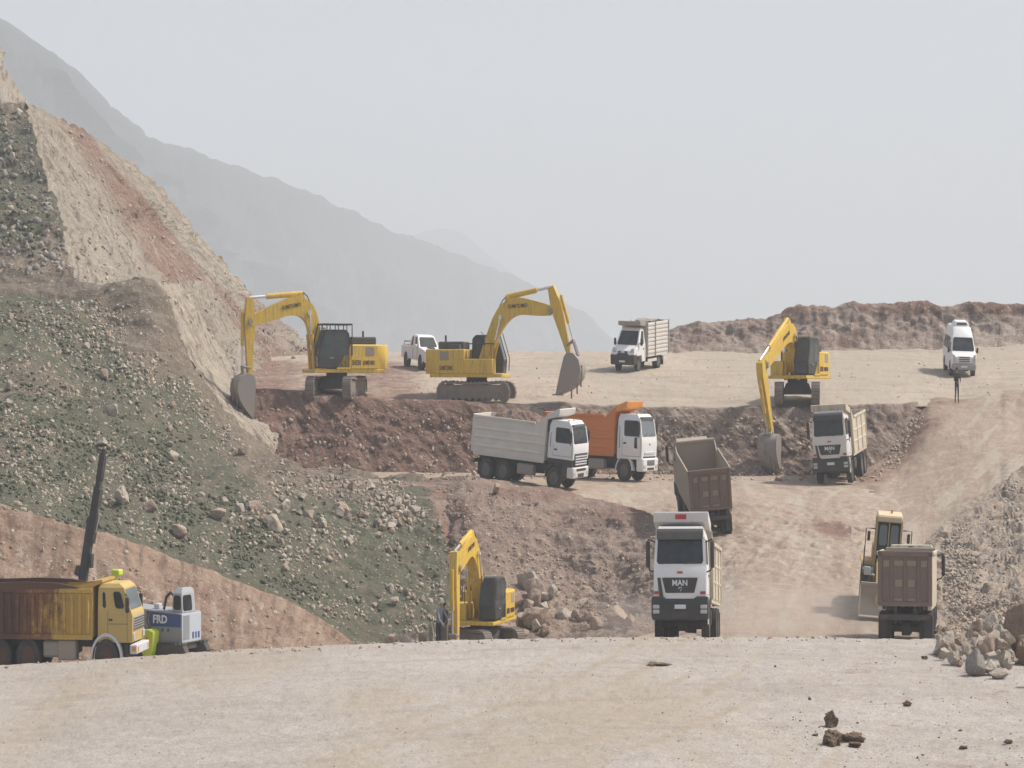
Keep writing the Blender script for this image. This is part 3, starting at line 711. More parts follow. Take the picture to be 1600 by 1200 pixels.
# by the surveyors
def low_rock(px, py, w, kind, label, i, D, sq=1.0):
    z = -(py - 600) * D / FPX
    x = (px - 800) * D / FPX
    gz = ground(x, D)
    s = w * D / FPX
    hgt = (z - gz)
    o = bpy.data.objects.new('boulder', PROTO[kind][i]); COL.objects.link(o)
    o.scale = (s / 2, s / 2, max(0.3, hgt * 0.62)); o.rotation_euler = (0, 0, rnd.uniform(0, 6))
    o.location = (x, D, gz + hgt * 0.4)
    return tag(o, label, 'boulder')
low_rock(637, 992, 30, 'pale', 'pale blocky boulder peeping over the road edge beside the two men', 0, 131)
low_rock(643, 976, 40, 'pink', 'long pinkish boulder behind the pale block left of the two men', 1, 133)
low_rock(612, 985, 26, 'pink', 'pinkish boulder at the left end of the heap beside the two men', 2, 132)
low_rock(662, 978, 22, 'pink', 'rough pink boulder between the long boulder and the men', 3, 134)
low_rock(675, 969, 12, 'pale', 'tall narrow striped boulder right next to the man in grey', 4, 133.5, 1.4)
low_rock(583, 999, 20, 'pink', 'low pale pink stone on the road edge where the red bank ends', 5, 131)
# heap at the road side
def near_rocks(n, poly, kinds, size, label, group, seed, base=None):
    r = random.Random(seed)
    for _ in range(n):
        px, py = in_region(poly, r)
        p, _n = pick(px, py)
        if p is None: continue
        up = 1.25 * math.exp(-((px - 1575) / 62) ** 2) * r.random() * (1 if py > 1006 else 0)
        p = Vector((p.x, p.y + up * 2.2, p.z + up))
        boulder(r.choice(PROTO[r.choice(kinds)]), p, size[0] + (size[1] - size[0]) * r.random() ** 1.6, label, group, r.uniform(.75, 1.05), sink=0.2)
near_rocks(122, [(1464, 1004), (1490, 992), (1540, 985), (1620, 1000), (1620, 1078), (1570, 1060), (1500, 1046), (1470, 1030)], ['pale', 'pale', 'pale', 'pink'], (0.2, 0.85), 'whitish broken rock in the roadside heap at the foot of the rubble bank', 'broken rocks heaped at the roadside', 41)
def shape_rock(px, base, w, h, kind, label, i, rot=0.0):
    """rock standing on the road whose foot shows at px, base"""
    p, _n = pick(px, base); s = p.y / FPX
    o = bpy.data.objects.new('boulder', PROTO[kind][i]); COL.objects.link(o)
    o.scale = (w * s / 2 * 1.15, w * s / 2, h * s / 2 * 1.2); o.rotation_euler = (0, rot, rnd.uniform(0, 6))
    o.location = (p.x, p.y + w * s * .3, p.z + h * s * .30)
    return tag(o, label, 'boulder')
shape_rock(1524, 1058, 38, 50, 'grey', 'dark grey furrowed boulder at the front of the roadside rock heap', 1)
shape_rock(1532, 1022, 44, 42, 'pale', 'dusty rounded boulder standing behind the dark grey one in the roadside heap', 2)
shape_rock(1482, 1018, 24, 26, 'pink', 'pinkish boulder at the left end of the roadside heap near the tipper wheel', 0)
shape_rock(1504, 1012, 24, 28, 'pink', 'pink boulder between the dusty boulder and the left end of the heap', 1)
shape_rock(1562, 1062, 32, 24, 'pale', 'flat whitish boulder low at the front of the heap right of the dark grey one', 1)
shape_rock(1574, 1030, 34, 30, 'pale', 'pale boulder in the heap just in front of the huge brown rock', 0)
big = shape_rock(1618, 1030, 92, 150, 'red', 'huge brown rock face jutting in at the edge above the roadside heap', 0, 0.35)
shape_rock(1606, 1040, 50, 70, 'red', 'brown block with a dark hollow beneath it at the edge of the roadside heap', 2, -0.2)
# dry clods on the road
def clod(px, py, w, h, label, i, dup=None, D=None):
    p, _ = pick(px, py)
    root = bpy.data.objects.new('earth_clod', CLOD[i]); COL.objects.link(root)
    s = p.y / FPX
    root.scale = (w * s / 2, w * s / 2, h * s / 2); root.location = (p.x, p.y, p.z + h * s * 0.35)
    root.rotation_euler = (0, 0, rnd.uniform(0, 6)); return tag(root, label, 'clod')
CM = rockmat('clod_earth', (0.27, 0.195, 0.135), (0.20, 0.14, 0.10), (0.11, 0.08, 0.058))
stones('clod_crumbs', 260, [[(1050, 1040), (1460, 1020), (1600, 1090), (1600, 1199), (1150, 1199)], [(1180, 1120), (1420, 1120), (1600, 1150), (1600, 1199), (1200, 1199)]], (0.02, 0.13), [CM], 'crumbs of dark earth scattered on the gravel road', 16, clump)
CLOD = [rock_mesh('earth_clod', 500 + i, CM, cuts=4, sub=4, rough=0.5) for i in range(4)]
clod(1303, 1164, 30, 34, 'tallest rough brown clod standing on the gravel road', 0)
clod(1301, 1136, 20, 30, 'narrow brown clod leaning behind the tallest clod on the road', 1)
clod(1330, 1158, 34, 16, 'flat brown clod lying to the right of the tallest clod', 2)
clod(1337, 1167, 20, 9, 'thin brown crumb in front of the flat clod on the road', 3)
clod(1416, 1103, 13, 10, 'small reddish clod alone on the road to the right of the tall clods', 1)
clod(1027, 1039, 34, 5, 'thin flat rust-brown strip of earth lying alone on the grey road', 2)
clod(1444, 1030, 9, 8, 'small dark clod on the road in front of the brown tipper', 0)
clod(1575, 1162, 14, 7, 'small dark clod on the road near its right edge', 3)
clod(1505, 1170, 12, 7, 'small dark clod between the right road edge and the tall clods', 0)
clod(1275, 1150, 10, 5, 'small dark crumb of earth just left of the tall clods', 1)
# ---------------------------------------------------------------- part builder
class Part:
    """collects shapes in metres (heights before the ZS factor) and links them as one mesh object"""
    def __init__(self): self.bm = bmesh.new()
    def _add(self, verts, faces, m=0, bev=0.0, seg=1):
        vs = [self.bm.verts.new(v) for v in verts]
        fs = []
        for f in faces:
            try: fc = self.bm.faces.new([vs[i] for i in f]); fc.material_index = m; fs.append(fc)
            except ValueError: pass
        bmesh.ops.recalc_face_normals(self.bm, faces=fs)
        if bev > 0:
            es = list({e for f in fs for e in f.edges if len(e.link_faces) == 2 and e.calc_face_angle(0) > 0.5})
            bmesh.ops.bevel(self.bm, geom=es, offset=bev, segments=seg, profile=0.6, affect='EDGES', material=-1)
        return self
    def box(self, x0, x1, y0, y1, z0, z1, m=0, bev=0.0):
        v = [(x, y, z) for z in (z0, z1) for y in (y0, y1) for x in (x0, x1)]
        return self._add(v, [(0, 1, 3, 2), (4, 5, 7, 6), (0, 1, 5, 4), (2, 3, 7, 6), (0, 2, 6, 4), (1, 3, 7, 5)], m, bev)
    def hexa(self, bot, top, m=0, bev=0.0):
        return self._add(list(bot) + list(top), [(0, 1, 2, 3), (4, 5, 6, 7), (0, 1, 5, 4), (1, 2, 6, 5), (2, 3, 7, 6), (3, 0, 4, 7)], m, bev)
    def prism(self, poly, axis, lo, hi, m=0, bev=0.0, seg=1):
        def P(a, b, c):
            return {'x': (c, a, b), 'y': (a, c, b), 'z': (a, b, c)}[axis]
        n = len(poly)
        v = [P(a, b, lo) for a, b in poly] + [P(a, b, hi) for a, b in poly]
        f = [tuple(range(n)), tuple(range(n, 2 * n))] + [(i, (i + 1) % n, n + (i + 1) % n, n + i) for i in range(n)]
        return self._add(v, f, m, bev, seg)
    def loft(self, secs, m=0, closed=True, caps=True):
        n = len(secs[0]); v = [p for s in secs for p in s]; f = []
        for k in range(len(secs) - 1):
            for i in range(n if closed else n - 1):
                j = (i + 1) % n; f.append((k * n + i, k * n + j, (k + 1) * n + j, (k + 1) * n + i))
        if caps and closed: f += [tuple(range(n)), tuple(range((len(secs) - 1) * n, len(secs) * n))]
        return self._add(v, f, m)
    def cyl(self, p0, p1, r0, r1=None, n=14, m=0):
        p0, p1 = Vector(p0), Vector(p1); r1 = r0 if r1 is None else r1
        d = (p1 - p0).normalized(); a = d.orthogonal().normalized(); b = d.cross(a)
        s = [[tuple(p + (a * math.cos(t) + b * math.sin(t)) * r) for t in [2 * math.pi * i / n for i in range(n)]] for p, r in ((p0, r0), (p1, r1))]
        return self.loft(s, m)
    def tube(self, pts, r, n=8, m=0):
        pts = [Vector(p) for p in pts]; secs = []
        up = Vector((0, 0, 1)) if abs((pts[1] - pts[0]).normalized().z) < 0.9 else Vector((1, 0, 0))
        for i, p in enumerate(pts):
            d = (pts[min(i + 1, len(pts) - 1)] - pts[max(i - 1, 0)]).normalized()
            a = d.cross(up).normalized(); b = d.cross(a)
            rr = r[i] if isinstance(r, (list, tuple)) else r
            secs.append([tuple(p + (a * math.cos(t) + b * math.sin(t)) * rr) for t in [2 * math.pi * k / n for k in range(n)]])
        return self.loft(secs, m)
    def lathe_x(self, prof, cx, cy, cz, n=28, m=0, mats=None):
        """profile of (x, radius) turned about an axle along x"""
        v, f = [], []
        for x, r in prof:
            for k in range(n):
                t = 2 * math.pi * k / n; v.append((cx + x, cy + r * math.cos(t), cz + r * math.sin(t)))
        q = len(prof)
        vs = [self.bm.verts.new(p) for p in v]; fs = []
        for a in range(q - 1):
            for k in range(n):
                j = (k + 1) % n
                fc = self.bm.faces.new([vs[a * n + k], vs[a * n + j], vs[(a + 1) * n + j], vs[(a + 1) * n + k]])
                fc.material_index = mats[a] if mats else m; fs.append(fc)
        for a in (0, q - 1):
            if prof[a][1] > 0.01:
                fc = self.bm.faces.new([vs[a * n + k] for k in range(n)]); fc.material_index = mats[0 if a == 0 else q - 2] if mats else m; fs.append(fc)
        bmesh.ops.recalc_face_normals(self.bm, faces=fs)
        return self
    def panel(self, c, inset=(0.06, 0.06, 0.06, 0.06), t=0.02, m=0, lift=0.004, bev=0.0):
        """a pane set a little proud on the four corners c (bottom-a, bottom-b, top-b, top-a); inset a-side, b-side, bottom, top in metres"""
        a, b, cc, d = [Vector(p) for p in c]
        w = ((b - a).length + (cc - d).length) / 2; h = ((d - a).length + (cc - b).length) / 2
        u0, u1, v0, v1 = inset[0] / w, 1 - inset[1] / w, inset[2] / h, 1 - inset[3] / h
        Q = lambda u, v: (a * (1 - u) + b * u) * (1 - v) + (d * (1 - u) + cc * u) * v
        nrm = (b - a).cross(d - a).normalized()
        r = 0.07
        uv = [(u0 + r/w, v0), (u1 - r/w, v0), (u1, v0 + r/h), (u1, v1 - r/h), (u1 - r/w, v1), (u0 + r/w, v1), (u0, v1 - r/h), (u0, v0 + r/h)]
        base = [Q(*p) for p in uv]
        v = [tuple(p - nrm * (t - lift)) for p in base] + [tuple(p + nrm * lift) for p in base]
        n = len(uv)
        return self._add(v, [tuple(range(n)), tuple(range(n, 2 * n))] + [(i, (i + 1) % n, n + (i + 1) % n, n + i) for i in range(n)], m)
    def text(self, body, height, origin, right, up, depth=0.012, m=0, bold=0.0, align='CENTER', stretch=1.0):
        cu = bpy.data.curves.new('t', 'FONT'); cu.body = body; cu.size = 1.0; cu.extrude = 0.02; cu.offset = bold
        cu.align_x = align; cu.align_y = 'CENTER'; cu.resolution_u = 2
        ob = bpy.data.objects.new('t', cu); me = bpy.data.meshes.new_from_object(ob)
        bpy.data.objects.remove(ob); bpy.data.curves.remove(cu)
        o, r_, u_ = Vector(origin), Vector(right).normalized(), Vector(up).normalized(); n_ = r_.cross(u_)
        k = height / 0.72
        vs = [self.bm.verts.new(o + r_ * (v.co.x * k * stretch) + u_ * (v.co.y * k) + n_ * (v.co.z / 0.02 * depth * 0.5 + depth * 0.5)) for v in me.vertices]
        for p in me.polygons:
            try: fc = self.bm.faces.new([vs[i] for i in p.vertices]); fc.material_index = m
            except ValueError: pass
        bpy.data.meshes.remove(me)
        return self
    def build(self, name, parent, mats, smooth=32, mtx=None, zs=None):
        k = ZS if zs is None else zs
        if mtx is not None: self.bm.transform(mtx)
        for v in self.bm.verts: v.co.z *= k
        me = bpy.data.meshes.new(name); self.bm.to_mesh(me); self.bm.free()
        for m in (mats if isinstance(mats, (list, tuple)) else [mats]): me.materials.append(m)
        me.polygons.foreach_set('use_smooth', np.ones(len(me.polygons), bool))
        me.set_sharp_from_angle(angle=R(smooth))
        o = bpy.data.objects.new(name, me); COL.objects.link(o)
        if parent is not None: o.parent = parent
        return o

def root(name, label, cat, group=None):
    o = bpy.data.objects.new(name, None); COL.objects.link(o); o.empty_display_size = 0.5
    return tag(o, label, cat, group)

def place(o, px, D, yaw, length=6.0, width=2.4, scale=1.0, py=None, tilt=True, pitch=0.0, lift=0.0, roll=0.0):
    """stand a thing on the ground under direction px at distance D; yaw 0 faces the viewer, positive turns its front to the right"""
    x = (px - 800) * D / FPX; a = R(yaw)
    f = Vector((math.sin(a), -math.cos(a), 0)); r = Vector((math.cos(a), math.sin(a), 0))
    L, W = length * scale * 0.5, width * scale * 0.5
    z = {}
    for i in (-1, 1):
        for j in (-1, 1):
            q = Vector((x, D, 0)) + f * L * i + r * W * j
            z[i, j] = ground(q.x, q.y)
    zc = sum(z.values()) / 4
    pt = math.atan2((z[1, 1] + z[1, -1] - z[-1, 1] - z[-1, -1]) / 2, 2 * L) if tilt else 0
    rl = math.atan2((z[1, 1] + z[-1, 1] - z[1, -1] - z[-1, -1]) / 2, 2 * W) if tilt else 0
    pt = max(-.22, min(.22, pt)) + R(pitch); rl = max(-.12, min(.12, rl)) + R(roll)
    if py is not None: zc = -(py - 600) * D / FPX
    o.location = (x, D, zc + lift)
    # front is -Y: raising it is a turn about +X by -pt ; the right side (+X) up is a turn about Y by -rl
    o.rotation_euler = (Matrix.Rotation(a, 4, 'Z') @ Matrix.Rotation(-pt, 4, 'X') @ Matrix.Rotation(-rl, 4, 'Y')).to_euler()
    o.scale = (scale, scale, scale)
    bpy.context.view_layer.update()
    print('PLACE %s px %.0f base py %.0f' % (o.name, px, 600 - FPX * (zc + lift) / D))
    return o

# ---------------------------------------------------------------- shared finishes
F = dict(
    yellow=paint('excavator_yellow', (0.74, 0.475, 0.028), 0.42, 0.3, (0.48, 0.37, 0.20), streak=0.04, streakcol=(0.38, 0.25, 0.08), scale=1.4),
    dkyellow=paint('loader_yellow', (0.50, 0.33, 0.07), 0.55, 0.65),
    cream=paint('cream_steel', (0.66, 0.60, 0.46), 0.5, 0.3, (0.42, 0.34, 0.25), streak=0.25, streakcol=(0.40, 0.31, 0.22)),
    white=paint('white_lacquer', (0.80, 0.80, 0.79), 0.32, 0.22, (0.50, 0.44, 0.37)),
    dustwhite=paint('dusty_white', (0.72, 0.71, 0.68), 0.45, 0.42, (0.46, 0.40, 0.33)),
    greybody=paint('dusty_pale_steel', (0.72, 0.69, 0.62), 0.55, 0.4, (0.44, 0.38, 0.31)),
    orange=paint('orange_steel', (0.62, 0.185, 0.035), 0.5, 0.26, (0.40, 0.26, 0.16)),
    brightorange=paint('bright_orange', (0.80, 0.30, 0.05), 0.4, 0.15),
    brown=paint('dusty_brown_steel', (0.165, 0.108, 0.085), 0.7, 0.5, (0.29, 0.225, 0.18)),
    paledust=paint('pale_dusty_plate', (0.27, 0.215, 0.15), 0.7, 0.4),
    tawny=paint('dusty_tawny_steel', (0.34, 0.28, 0.22), 0.7, 0.5, (0.40, 0.33, 0.26)),
    oldyellow=paint('old_yellow_paint', (0.56, 0.39, 0.115), 0.6, 0.35, (0.40, 0.32, 0.2)),
    rustyellow=paint('rusty_yellow_steel', (0.47, 0.29, 0.055), 0.7, 0.2, (0.33, 0.24, 0.14), streak=0.75, streakcol=(0.13, 0.05, 0.028), scale=0.8),
    rust=paint('dark_rust', (0.10, 0.045, 0.032), 0.85, 0.3, (0.20, 0.13, 0.09)),
    black=paint('black_plastic', (0.022, 0.022, 0.024), 0.5, 0.22, (0.24, 0.2, 0.165)),
    dark=paint('dark_steel', (0.035, 0.033, 0.032), 0.6, 0.4, (0.20, 0.165, 0.135)),
    steel=paint('worn_steel', (0.33, 0.30, 0.27), 0.5, 0.5, (0.36, 0.30, 0.24), metal=0.2),
    bucket=paint('bucket_steel', (0.30, 0.27, 0.245), 0.55, 0.5, (0.36, 0.30, 0.25), metal=0.15),
    chrome=paint('chrome_rod', (0.78, 0.78, 0.78), 0.15, 0.05, metal=0.9),
    tyre=paint('tyre_rubber', (0.022, 0.021, 0.021), 0.8, 0.4, (0.19, 0.16, 0.135)),
    rim=paint('dusty_rim', (0.10, 0.095, 0.09), 0.6, 0.5, (0.24, 0.20, 0.17)),
    track=paint('track_steel', (0.16, 0.135, 0.115), 0.7, 0.6, (0.36, 0.30, 0.245)),
    glass=glass('window_glass'),
    cabglass=glass('excavator_glass', (0.055, 0.068, 0.072), 0.06),
    paleglass=glass('sky_reflection_tint_glass', (0.16, 0.19, 0.20), 0.05),  # paler tint stands in for sky reflected in the panes
    lamp=paint('lamp_glass', (0.52, 0.52, 0.50), 0.15, 0.2),
    red=paint('red_reflector', (0.45, 0.035, 0.04), 0.4, 0.15),
    taillens=paint('dusty_tail_lens', (0.12, 0.03, 0.028), 0.6, 0.6, (0.17, 0.13, 0.11)),
    amber=paint('amber_lens', (0.70, 0.28, 0.02), 0.3, 0.1),
    lime=paint('lime_yellow_paint', (0.62, 0.74, 0.06), 0.45, 0.15),
    blue=paint('blue_paint', (0.035, 0.085, 0.26), 0.4, 0.15),
    grey=paint('grey_paint', (0.30, 0.315, 0.33), 0.45, 0.22),
    ltgrey=paint('light_grey_paint', (0.62, 0.64, 0.66), 0.4, 0.15),
    sunlit_bluegrey=paint('sunlit_blue_grey_paint', (0.50, 0.55, 0.61), 0.4, 0.2),  # rig end face: sunlit brightness put into the colour
    silvergrey=paint('silver_grey_paint', (0.42, 0.44, 0.46), 0.4, 0.2),
    plate=paint('number_plate', (0.70, 0.70, 0.70), 0.4, 0.1),
    ink=paint('dark_lettering', (0.05, 0.022, 0.02), 0.5, 0.2),
    silver=paint('silver_lettering', (0.75, 0.75, 0.75), 0.3, 0.05),
    inkwhite=paint('white_lettering', (0.85, 0.85, 0.85), 0.4, 0.05),
    earth=soil('heaped_earth', (0.28, 0.19, 0.14), (0.20, 0.13, 0.095), (0.36, 0.27, 0.21), 0.4, 3.0, None, 1.0, 0.2),
    wood=paint('white_boards', (0.66, 0.63, 0.58), 0.6, 0.45, (0.46, 0.39, 0.32)),
)

def rusty():
    M = NT('rust_eaten_yellow_steel'); v = M.coord(); vs = M.coord((4.0, 4.0, 0.9))
    n = M.noise(v, 1.1, 8, 0.72); s = M.noise(vs, 1.0, 7, 0.72, 0.3)
    sp = M.new('ShaderNodeSeparateXYZ'); M.link(v, sp.inputs[0])
    mr = M.new('ShaderNodeMapRange'); mr.inputs['From Min'].default_value = -1.0; mr.inputs['From Max'].default_value = 2.2; M.link(sp.outputs[1], mr.inputs['Value'])
    f = M.math('ADD', M.math('MULTIPLY', mr.outputs[0], 0.42), M.math('MULTIPLY', M.math('ADD', n, s), 0.5))
    c = M.mix(M.ramp(n, [(0.4, 0.0), (0.7, 0.6)]), (0.50, 0.315, 0.06), (0.40, 0.27, 0.10))
    c = M.mix(M.ramp(f, [(0.56, 0.0), (0.68, 0.9)]), c, (0.16, 0.062, 0.032))
    c = M.mix(M.ramp(f, [(0.70, 0.0), (0.86, 0.9)]), c, (0.075, 0.036, 0.03))
    M.link(c, M.b.inputs['Base Color']); M.b.inputs['Roughness'].default_value = 0.75
    return M.m
F['rustyellow'] = rusty()
def wheel(parent, x, y, r=0.53, w=0.30, dual=False, z=None, rimm=None, side=None):
    """one wheel: tyre with a rim as its part; x is the centre of the tyre"""
    z = r if z is None else z
    s = side if side else (1 if x > 0 else -1)
    hw = w / 2; p = Part()
    prof = [(-hw * .75, r * .56), (-hw, r * .68), (-hw, r * .88), (-hw * .8, r * .985)]
    for g in (-.45, -.15, .15, .45):
        prof += [((g - .06) * w, r), ((g - .04) * w, r * .965), ((g + .04) * w, r * .965), ((g + .06) * w, r)]
    prof += [(hw * .8, r * .985), (hw, r * .88), (hw, r * .68), (hw * .75, r * .56)]
    p.lathe_x(prof, x, y, z, 30)
    if dual:
        p.lathe_x(prof, x - s * (w + 0.03), y, z, 30)
    t = p.build('wheel', parent, F['tyre'])
    q = Part()
    o = s * hw
    if dual:
        pr = [(o * .78, r * .57), (o * .55, r * .52), (-o * .3, r * .34), (-o * .3, r * .2), (o * .5, r * .18), (o * .6, r * .06), (o * .6, 0.001)]
    else:
        pr = [(o * .8, r * .57), (o * .7, r * .52), (o * .35, r * .46), (o * .75, r * .32), (o * 1.02, r * .2), (o * 1.02, r * .06), (o * 1.02, 0.001)]
    q.lathe_x(pr, x, y, z, 26)
    for k in range(10):
        a = 2 * math.pi * k / 10; rr = r * .38 if not dual else r * .3
        xx = x + (o * .62 if not dual else -o * .28)
        q.cyl((xx, y + rr * math.cos(a), z + rr * math.sin(a)), (xx + s * .05, y + rr * math.cos(a), z + rr * math.sin(a)), r * .035, n=6)
    q.build('rim', t, rimm or F['rim'])
    return t

# ---------------------------------------------------------------- crawler excavator
def bezier(a, b, c, n):
    return [((1-t)**2*a[0] + 2*t*(1-t)*b[0] + t*t*c[0], (1-t)**2*a[1] + 2*t*(1-t)*b[1] + t*t*c[1]) for t in [i/(n-1) for i in range(n)]]

def arm(p, line, half, wid, xc=0.0, m=0):
    secs = []
    for i, (u, z) in enumerate(line):
        a = line[max(i - 1, 0)]; b = line[min(i + 1, len(line) - 1)]
        L = math.hypot(b[0] - a[0], b[1] - a[1]); nu, nz = -(b[1] - a[1]) / L, (b[0] - a[0]) / L
        h = half[i]; w = wid[i] if isinstance(wid, list) else wid
        secs.append([(xc - w, -(u + nu * h), z + nz * h), (xc + w, -(u + nu * h), z + nz * h), (xc + w, -(u - nu * h), z - nz * h), (xc - w, -(u - nu * h), z - nz * h)])
    p.loft(secs, m)

def excavator(label, foot, knee, tip, stick_top, stick_bot, bucket_rot=0.0, bucket_k=1.0, track_yaw=0.0, guard=False, blade_text='', bucket_w=0.8, stick_back=None):
    rt = root('excavator', label, 'excavator', 'yellow crawler excavators')
    U = lambda x, u, z: (x, -u, z)
    TR = Matrix.Rotation(R(track_yaw), 4, 'Z')
    # tracks
    for s in (-1, 1):
        p = Part(); hl, rr = 2.05, 0.47
        path = []
        n = 13
        for k in range(n): path.append((-hl + 2 * hl * k / n, 2 * rr + 0.10 * 0.0))
        pts = []
        for k in range(14): pts.append((-hl + 2 * hl * k / 14, 2 * rr + .06 - 0.07 * math.sin(math.pi * k / 14)))
        for k in range(7): a = math.pi / 2 - math.pi * k / 7; pts.append((hl + rr * math.cos(a), rr + .03 + rr * math.sin(a)))
        for k in range(14): pts.append((hl - 2 * hl * k / 14, 0.03))
        for k in range(7): a = -math.pi / 2 - math.pi * k / 7; pts.append((-hl + rr * math.cos(a), rr + .03 + rr * math.sin(a)))
        m_ = len(pts); x0, x1 = s * 1.3 - .3, s * 1.3 + .3
        for k in range(m_):
            a, b = Vector(pts[k]), Vector(pts[(k + 1) % m_]); d = (b - a); L = d.length; d /= L; nn = Vector((d.y, -d.x)) * -1
            c = (a + b) / 2; e = d * (L * .47)
            q = [(c - e, -.07), (c + e, -.07), (c + e, .035), (c - e, .035)]
            poly = [(-(pp.x + nn.x * h), pp.y + nn.y * h) for pp, h in q]
            p.prism(poly, 'x', x0, x1)
            g = [(c - e * .25, .03), (c + e * .05, .03), (c + e * .05, .075), (c - e * .25, .075)]
            p.prism([(-(pp.x + nn.x * h), pp.y + nn.y * h) for pp, h in g], 'x', x0, x1)
        t = p.build('track', rt, F['track'], mtx=TR)
        q = Part()
        q.prism([(-1.9, .22), (1.9, .22), (2.05, .5), (1.8, .86), (-1.8, .86), (-2.05, .5)], 'x', s * 1.3 - .2, s * 1.3 + .2, 0, .02)
        for k in range(8):
            yy = -1.6 + 3.2 * k / 7; q.cyl((s * 1.3 - .24, yy, .24), (s * 1.3 + .24, yy, .24), .13, n=12)
        q.build('track_frame', t, F['track'], mtx=TR)
        for yy, nm in ((-2.05, 'idler'), (2.05, 'sprocket')):
            q = Part(); q.cyl((s * 1.3 - .22, yy, .5), (s * 1.3 + .22, yy, .5), .40, n=20); q.cyl((s * 1.3 - .27, yy, .5), (s * 1.3 + .27, yy, .5), .2, n=14)
            q.build(nm, t, F['track'], mtx=TR)
    p = Part(); p.hexa([(-1.1, -1.0, .45), (1.1, -1.0, .45), (1.1, 1.0, .45), (-1.1, 1.0, .45)], [(-.8, -.8, 1.0), (.8, -.8, 1.0), (.8, .8, 1.0), (-.8, .8, 1.0)], 0, .03)
    p.cyl((0, 0, .98), (0, 0, 1.2), .72, n=28)
    p.build('undercarriage', rt, F['dark'], mtx=TR)
    # upper structure
    p = Part()
    p.box(-1.45, 1.45, -2.05, 3.0, 1.2, 1.36, 0, .02)
    p.prism([(-1.5, .55), (-1.5, 2.3), (-1.3, 3.1), (-.75, 3.5), (.75, 3.5), (1.3, 3.1), (1.5, 2.3), (1.5, .55)], 'z', 1.36, 2.5, 0, .05)
    p.prism([(-1.49, 1.36), (.56, 1.36), (.56, 2.5), (-.35, 1.5), (-1.49, 1.5)][1:3] + [(-.5, 1.36)], 'x', .5, 1.5)
    p.box(-1.5, -.55, -1.5, .56, 1.36, 2.05, 0, .03)
    h = p.build('house', rt, [F['yellow'], F['black']])
    for s in (-1, 1):
        q = Part(); q.box(s * 1.502 - .01, s * 1.502 + .01, 1.62, 2.26, 1.98, 2.4)
        for k in range(5): q.box(s * 1.512 - .008, s * 1.512 + .008, 1.64, 2.24, 2.02 + .075 * k, 2.05 + .075 * k)
        q.build('side_grille', h, F['tawny'])
    q = Part(); q.prism([(-.7, .75), (-.7, 2.6), (.9, 2.6), (.9, .75)], 'z', 2.49, 2.86, 0, .06); q.box(-1.35, -.8, .9, 1.7, 2.49, 2.72, 0, .03)
    q.build('engine_cover', rt, F['dark'])
    q = Part(); q.cyl((-.5, 2.1, 2.8), (-.5, 2.1, 3.15), .07); q.build('exhaust_pipe', rt, F['dark'])
    q = Part()
    for x in (-1.4, -.65): q.tube([(x, -1.4, 2.05), (x, -1.4, 2.75), (x, .4, 2.75), (x, .4, 2.05)], .025)
    q.build('handrail', rt, F['black'])
    q = Part(); q.tube([(-1.4, -.9, 2.1), (-1.45, -.9, 3.1), (-1.5, -.7, 3.3)], .02); q.box(-1.58, -1.42, -.98, -.88, 2.65, 3.05, 0, .03)
    q.build('mirror', rt, F['black'])
    # cab
    x0, x1 = .42, 1.5
    prof = [(-1.75, 1.4), (-1.82, 2.0), (-1.35, 3.1), (-1.2, 3.18), (.2, 3.18), (.45, 3.0), (.5, 1.4)]
    p = Part(); p.prism(prof, 'x', x0, x1, 0, .05)
    cb = p.build('cab', rt, F['black'])
    q = Part()
    for xx, sgn in ((x1, 1), (x0, -1)):
        c = [(xx, -1.72, 1.95), (xx, -.72, 1.75), (xx, -.72, 3.05), (xx, -1.3, 3.05)]
        c2 = [(xx, -.66, 1.95), (xx, .42, 1.95), (xx, .3, 3.05), (xx, -.66, 3.05)]
        if sgn < 0: c = [c[1], c[0], c[3], c[2]]; c2 = [c2[1], c2[0], c2[3], c2[2]]
        q.panel(c, (.06, .03, .05, .05)); q.panel(c2, (.04, .06, .05, .05))
    q.panel([(x0, -1.81, 2.0), (x1, -1.81, 2.0), (x1, -1.36, 3.08), (x0, -1.36, 3.08)], (.08, .08, .03, .06), lift=.012)
    q.panel([(x0, -1.75, 1.42), (x1, -1.75, 1.42), (x1, -1.815, 1.98), (x0, -1.815, 1.98)], (.1, .1, .06, .03), lift=.012)
    q.build('window', cb, F['cabglass'])
    q = Part(); q.box(x1 + .002, x1 + .03, -1.0, -.7, 1.85, 1.9); q.build('door_handle', cb, F['steel'])
    if guard:
        q = Part()
        for xx in (x0 - .03, x1 + .03):
            q.tube([(xx, -1.95, 2.0), (xx, -1.5, 3.42), (xx, .62, 3.42), (xx, .62, 2.0)], .05)
            for yy in (-1.2, -.6, 0): q.tube([(xx, yy, 3.15), (xx, yy, 3.42)], .035)
        for yy in (-1.5, -.9, -.4, .1, .62): q.tube([(x0 - .03, yy, 3.42), (x1 + .03, yy, 3.42)], .04)
        q.build('cab_guard', cb, F['black'])
    else:
        q = Part()
        for xx in (x0 + .1, x1 - .1):
            q.tube([(xx, -1.95, 1.5), (xx, -2.0, 2.1), (xx, -1.5, 3.25)], .03)
        q.build('cab_guard', cb, F['black'])
    q = Part(); q.box(x0 + .15, x1 - .15, -1.30, -1.22, 3.19, 3.28, 0, .02); q.build('work_lamp', cb, F['lamp'])
    # boom
    n = 16
    fo, kn_, ti = Vector(foot), Vector(knee), Vector(tip)
    ka, kb = kn_ + (fo - kn_) * .42, kn_ + (ti - kn_) * .40
    line = [tuple(fo + (ka - fo) * i / 4) for i in range(4)] + bezier(ka, kn_, kb, 8) + [tuple(kb + (ti - kb) * (i + 1) / 4) for i in range(4)]
    half = [np.interp(i / (n - 1), [0, .12, .45, .6, .9, 1], [.24, .34, .46, .44, .32, .22]) for i in range(n)]
